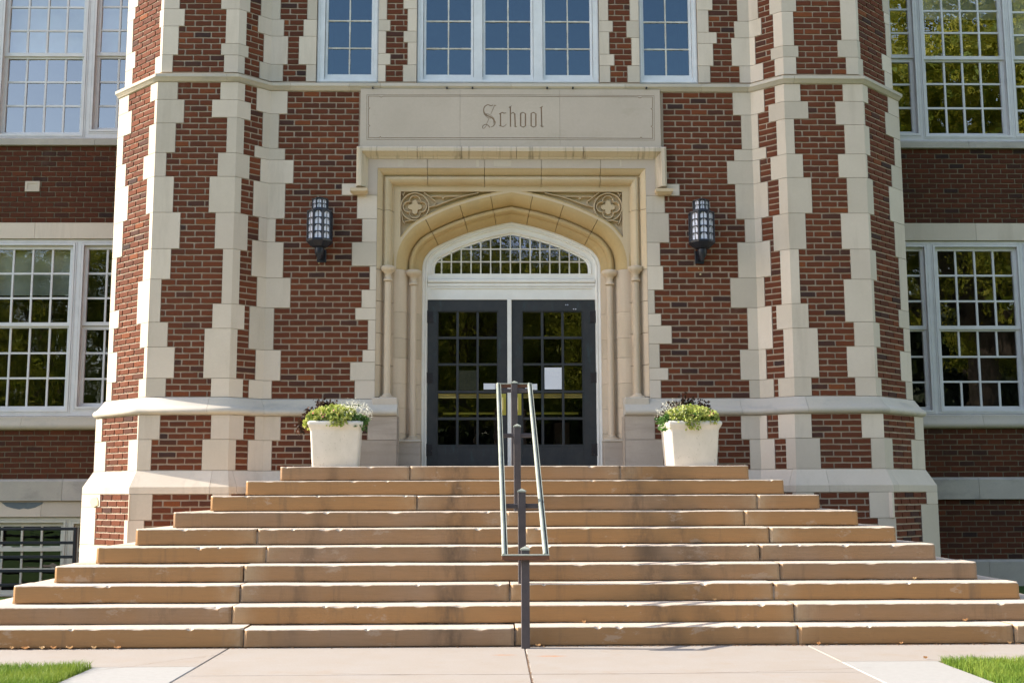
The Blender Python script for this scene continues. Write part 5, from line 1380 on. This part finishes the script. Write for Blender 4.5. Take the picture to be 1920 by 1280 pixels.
# ============================================================ GROUND
def gpt(x, y, z=0.0):
    r = ray(x, y); s = (z-C0.z)/r.z; p = C0+r*s; return p.x, p.y
mb = MB()
for a, b_, c, d in ((-300, 300, -400, 4.9), (-300, -13.6, 4.9, 300), (13.6, 300, 4.9, 300), (-13.6, 13.6, 14, 300), (-4.95, 13.6, 4.9, 6.1)): mb.quad((a, c, -.012), (b_, c, -.012), (b_, d, -.012), (a, d, -.012))
struct(mb.build('ground', 'lawn'))
mb = MB(); mb.quad((-13.6, 4.9, -.9), (-4.9, 4.9, -.9), (-4.9, 6.1, -.9), (-13.6, 6.1, -.9)); mb.quad((-13.6, 4.9, -.9), (-4.9, 4.9, -.9), (-4.9, 4.9, -.012), (-13.6, 4.9, -.012)); mb.quad((-4.9, 4.9, -.9), (-4.9, 6.1, -.9), (-4.9, 6.1, -.012), (-4.9, 4.9, -.012)); mb.quad((-13.6, 4.9, -.9), (-13.6, 6.1, -.9), (-13.6, 6.1, -.012), (-13.6, 4.9, -.012))
struct(mb.build('window_well', 'asphalt'))
YJ = gpt(1300, 1261)[1]; YG = gpt(170, 1250)[1]
XL0, XL1 = gpt(165, 1254)[0], gpt(423, 1218)[0]; XCj = gpt(989, 1235)[0]; XR1 = gpt(1520, 1212)[0]; XR0 = gpt(1790, 1250)[0]
SW = bpy.data.objects.new('sidewalk', None); COL.objects.link(SW); SW.location = (0, -1, 0); struct(SW)
def slab(pts, mat='concrete', z=0.0, j=.006):
    c = Vector((sum(p[0] for p in pts)/len(pts), sum(p[1] for p in pts)/len(pts))); V = []
    for e, zz in ((j, z-.05), (j, z-.006), (j+.006, z)):
        for p in pts:
            d = Vector(p[:2])-c; V.append((p[0]-e*(1 if d.x > 0 else -1), p[1]-e*(1 if d.y > 0 else -1), zz))
    n_ = len(pts); mb = MB(); mb.add(V, [tuple(range(2*n_, 3*n_))]+[(r*n_+i, r*n_+(i+1) % n_, (r+1)*n_+(i+1) % n_, (r+1)*n_+i) for r in (0, 1) for i in range(n_)])
    return mb.build('paving_slab', mat, SW)
Y0 = .02
slab([(-9, YG), (XL1, YG), (XL1, Y0), (-9, Y0)], j=.004); slab([(XR1, YG+.08), (9, YG+.08), (9, Y0), (XR1, Y0)], j=.004)
slab([(XL1, YJ), (XCj, YJ), (XCj, Y0), (XL1, Y0)], j=.004); slab([(XCj, YJ), (XR1, YJ), (XR1, Y0), (XCj, Y0)], j=.004)
slab([(XL1, YJ+.004), (XL1, YG-.0), (XL1-.002, YG), (XL1-.002, YJ)], j=.0) if False else None
for i, (a, b_, mt) in enumerate(((XL0, XL1, 'pale_concrete'), (XL1, XCj, 'concrete'), (XCj, XR1, 'concrete'), (XR1, XR0, 'pale_concrete'))):
    y1 = YJ if i in (1, 2) else (YG if i == 0 else YG+.08)
    ys = [y1, y1-1.6, y1-3.2, y1-4.8, y1-6.4]
    for c, d in zip(ys, ys[1:]): slab([(a, d), (b_, d), (b_, c), (a, c)], mt if c == y1 else 'concrete', j=.004)
mb = MB(); mb.quad((-9, YG-.0, -.008), (9, YG, -.008), (9, .1, -.008), (-9, .1, -.008)); mb.quad((XL0, -9, -.007), (XR0, -9, -.007), (XR0, YG+.1, -.007), (XL0, YG+.1, -.007)); mb.build('joint_soil', 'joint_dirt', SW)
# strip of dirt where the first step meets the pavement
mb = MB(); random.seed(5)
for k in range(1300):
    x = random.uniform(-4.8, 4.8); y = -abs(random.gauss(0, .014)); r = random.uniform(.002, .010); mb.lathe(x, y, [(r*.4, .0), (r, r*.3), (r*.3, r*.8)], 5)
stuff(mb.build('dirt_crumbs', 'joint_dirt'))
# wandering cracks in the concrete
def crack(pts, w_, name='crack'):
    q = [Vector((*gpt(x, y), .0015)) for x, y in pts]; full = []
    for a, b_ in zip(q, q[1:]):
        k = max(2, int((b_-a).length/.03))
        for i in range(k): full.append(a.lerp(b_, i/k)+Vector((random.gauss(0, .004), random.gauss(0, .004), 0)))
    full.append(q[-1]); R_ = []
    for i, p in enumerate(full):
        t = (full[min(i+1, len(full)-1)]-full[max(i-1, 0)]).normalized(); nn = Vector((-t.y, t.x, 0)); h = w_*random.uniform(.4, 1.3); R_.append([p+nn*h, p-nn*h])
    mb = MB(); mb.rings(R_, closed=False, caps=False); mb.build(name, 'joint_dirt', SW)
crack([(988, 1226), (990, 1240), (993, 1258), (1000, 1282)], .0045); crack([(178, 1256), (250, 1248), (320, 1238), (420, 1226)], .0022)
crack([(620, 1263), (800, 1264), (985, 1264), (1200, 1263), (1400, 1259), (1640, 1251)], .0022)
# fallen leaves along the first step
lf = [(22, 1212), (47, 1209), (78, 1213), (100, 1213), (130, 1211), (176, 1213), (220, 1215), (1009, 1217), (1095, 1172), (1340, 1141), (1665, 1236), (1535, 1214), (1690, 1207), (1893, 1202), (1810, 1169), (1715, 1088)]
hts = {1095: (1, .152*1), 1340: (2, .304), 1810: (1, .152), 1715: (3, .456)}
places = {22: 'orange dry leaf nearest the left edge at foot of the steps', 47: 'largest curled pale orange leaf against the first step, near the left edge', 78: 'third dry leaf from the left along foot of the steps', 100: 'fourth dry leaf from the left along foot of the steps', 130: 'yellow dry leaf tilted up against the first step', 176: 'broad tan leaf, sixth from the left at foot of the steps', 220: 'small seventh dry leaf from the left at foot of the steps',
          1009: 'small yellow leaf just right of the foot of the lowest handrail post', 1095: 'small leaf on the lowest tread, right of the handrail', 1340: 'small yellow leaf on second tread, right of the handrail', 1665: 'pale leaf scrap out on the pavement near right lawn', 1535: 'orange scrap at the joint of the paving, right of centre', 1690: 'small leaf at the first step, above the right lawn', 1893: 'pale leaf by the crack in the first step, far right', 1810: 'dry leaf on the lowest tread far right', 1715: 'dry leaf on the third tread at the right'}
for x, y in lf:
    k, z = hts.get(x, (0, 0.0)); X = X_at(x, z+.01, (k*T_R-.03 if k else -.035)); Yl = k*T_R-.03 if k else (-.035 if y < 1230 else gpt(x, y)[1])
    mb = MB(); L = random.uniform(.035, .06)*(1.5 if x == 47 else 1); a = random.uniform(0, 3.14); mb.tint = random.random()+.01; R = []
    for i in range(6):
        t = i/5; wd = math.sin(math.pi*min(.98, max(.05, t)))*L*.45; cx_, cy_ = X+math.cos(a)*L*(t-.5), Yl+math.sin(a)*L*(t-.5)*.5; h = .006+.020*abs(t-.5)*random.uniform(.6, 1.4)
        R.append([(cx_-math.sin(a)*wd, cy_+math.cos(a)*wd*.6, z+h+.013), (cx_, cy_, z+h), (cx_+math.sin(a)*wd, cy_-math.cos(a)*wd*.6, z+h+.012)])
    mb.rings(R, closed=False, caps=False); tag(mb.build('fallen_leaf', 'dry_leaf'), places[x], 'leaf', 'dry leaves fallen on the steps and paving')
# grass
random.seed(11)
def grass(x0, x1, y0, y1, n_):
    mb = MB()
    for _ in range(n_):
        x, y = random.uniform(x0, x1)+random.gauss(0, .014), random.uniform(y0, y1)+random.gauss(0, .014); h = random.uniform(.02, .06)*(1+.35*mn.noise((x*3, y*3, 0))); a = random.uniform(0, 6.283); lean = random.uniform(.0, .03); w_ = random.uniform(.0012, .0026)
        bx, by = math.cos(a), math.sin(a); lx, ly = random.gauss(0, lean), random.gauss(0, lean); mb.tint = min(1, max(.01, .42+.5*mn.noise((x*2.3, y*2.3, 4))+random.gauss(0, .22)))
        V = [(x-bx*w_, y-by*w_, -.012), (x+bx*w_, y+by*w_, -.012), (x+bx*w_*.7+lx*.5, y+by*w_*.7+ly*.5, h*.6), (x-bx*w_*.7+lx*.5, y-by*w_*.7+ly*.5, h*.6), (x+lx*1.5, y+ly*1.5, h)]
        k = len(mb.v); mb.add(V, ((0, 1, 2, 3), (3, 2, 4)))
    return mb
mb = grass(-4.6, XL0-.01, -3.4, YG-.01, 42000); q = grass(XR0+.01, 4.7, -3.4, YG+.07, 42000); mb.v and None
k = len(mb.v); mb.v += q.v; mb.f += [tuple(i+k for i in f) for f in q.f]; mb.t += q.t; mb.m += q.m
stuff(mb.build('grass', 'grass_blade'))

# ============================================================ AREAWAY RAILING (left, before the basement window)
FYa = 4.86; ax1 = on_y(136.5, 1050, FYa)[0]
FN = thing('areaway_railing', (ax1-1.5, FYa, 0), 'black horizontal bar railing guarding the basement window at left', 'railing')
for y in (991, 1017, 1043.5, 1069.5, 1096):
    z = on_y(80, y, FYa)[1]; mb = MB(); mb.box(ax1-3.9, ax1, FYa-.014, FYa+.014, z-.018, z+.018, .005); mb.build('bar', 'dark_metal', FN)
for xq in (ax1+.0, ax1-1.95, ax1-3.9):
    mb = MB(); mb.box(xq-.002, xq+.036, FYa-.02, FYa+.02, -.02, on_y(80, 989.5, FYa)[1]+.01, .004); mb.build('post', 'dark_metal', FN)

# ============================================================ TREES across the lawn, behind the viewer (they show in the glass)
random.seed(21)
def make_tree(kind, x, y, h, cr, label, dens=5200):
    T = thing('broadleaf_tree', (x, y, 0), label, 'tree', 'trees across the lawn facing the school')
    mb = MB(); tb = h*.28; pts = [(x, y, -.3), (x+.1, y, tb*.5), (x-.05, y+.05, tb), (x+.1, y, h*.6), (x, y, h*.85)]; mb.tube(pts, [h*.028, h*.022, h*.018, h*.010, h*.003], 9)
    lobes = []
    for k in range(34):
        a = random.uniform(0, 6.283); el = random.uniform(-.75, 1.0); r = cr*random.uniform(.45, .85); zc_ = h*.60+el*h*.30; rr = r*math.sqrt(max(.1, 1-el*el*.85)); lobes.append((x+rr*math.cos(a), y+rr*math.sin(a), zc_, cr*random.uniform(.24, .42)))
    for lx, ly, lz, lr in lobes[:14]:
        s_ = random.uniform(.25, .5)*h; mb.tube([(x, y, s_), ((x+lx)/2, (y+ly)/2, (s_+lz)/2+.3), (lx, ly, lz)], [h*.010, h*.006, h*.002], 6)
    mb.build('trunk', 'bark', T)
    mb = MB()
    for _ in range(dens):
        lx, ly, lz, lr = random.choice(lobes); d = Vector((random.gauss(0, 1), random.gauss(0, 1), random.gauss(0, 1))).normalized()*lr*random.uniform(.5, 1.08); leaf(mb, (lx+d.x, ly+d.y, lz+d.z*.8), .30, .7, .8)
    stuff(mb.build('crown', 'tree_leaf', T)); return T
base_tree = make_tree(0, 20, -24, 24.5, 9.0, 'tall full leafed tree across the lawn, mirrored in upper right windows', 60000)
def copy_tree(src, x, y, s, rz, label):
    c = src.copy(); COL.objects.link(c); c.location = (x, y, 0); c.scale = (s, s, s); c.rotation_euler.z = rz; c['label'] = label
    for ch in src.children:
        d = ch.copy(); COL.objects.link(d); d.parent = c; d.matrix_parent_inverse = ch.matrix_parent_inverse.copy()
    return c
for x, y, s, rz, lb in ((-18, -24, .48, 1, 'open crowned tree at left of the lawn, mirrored in lower left windows'), (-30, -30, .52, 2.2, 'farther tree at left end of the lawn'), (-9, -38, .62, 3, 'rounded tree opposite the left tower'), (-1, -42, .66, 4, 'tree standing straight opposite the doors'),
                        (6, -40, .64, 5, 'tree opposite the right lantern'), (13, -44, .66, 2.6, 'tree between the tall right tree and the middle ones'), (30, -34, .85, .6, 'large tree at right end of the lawn'), (34, -18, .9, 3.6, 'large tree nearest the school at far right')):
    copy_tree(base_tree, x, y, s, rz, lb)
# the far side of the lawn reads as one dark mass of woodland
mb = MB(); random.seed(31)
for _ in range(110000):
    x = random.uniform(-110, 110); yy = -62+random.uniform(-3, 3); top = (15 if x > -22 else 6.5)+2.0*math.sin(x*.13)+1.5*math.sin(x*.41+1); leaf(mb, (x, yy+random.gauss(0, 1), random.random()**.8*top), .95, .8, .5)
stuff(mb.build('woodland', 'wood_leaf'))
print('bricks', len(brick_cells), len(wingcells))
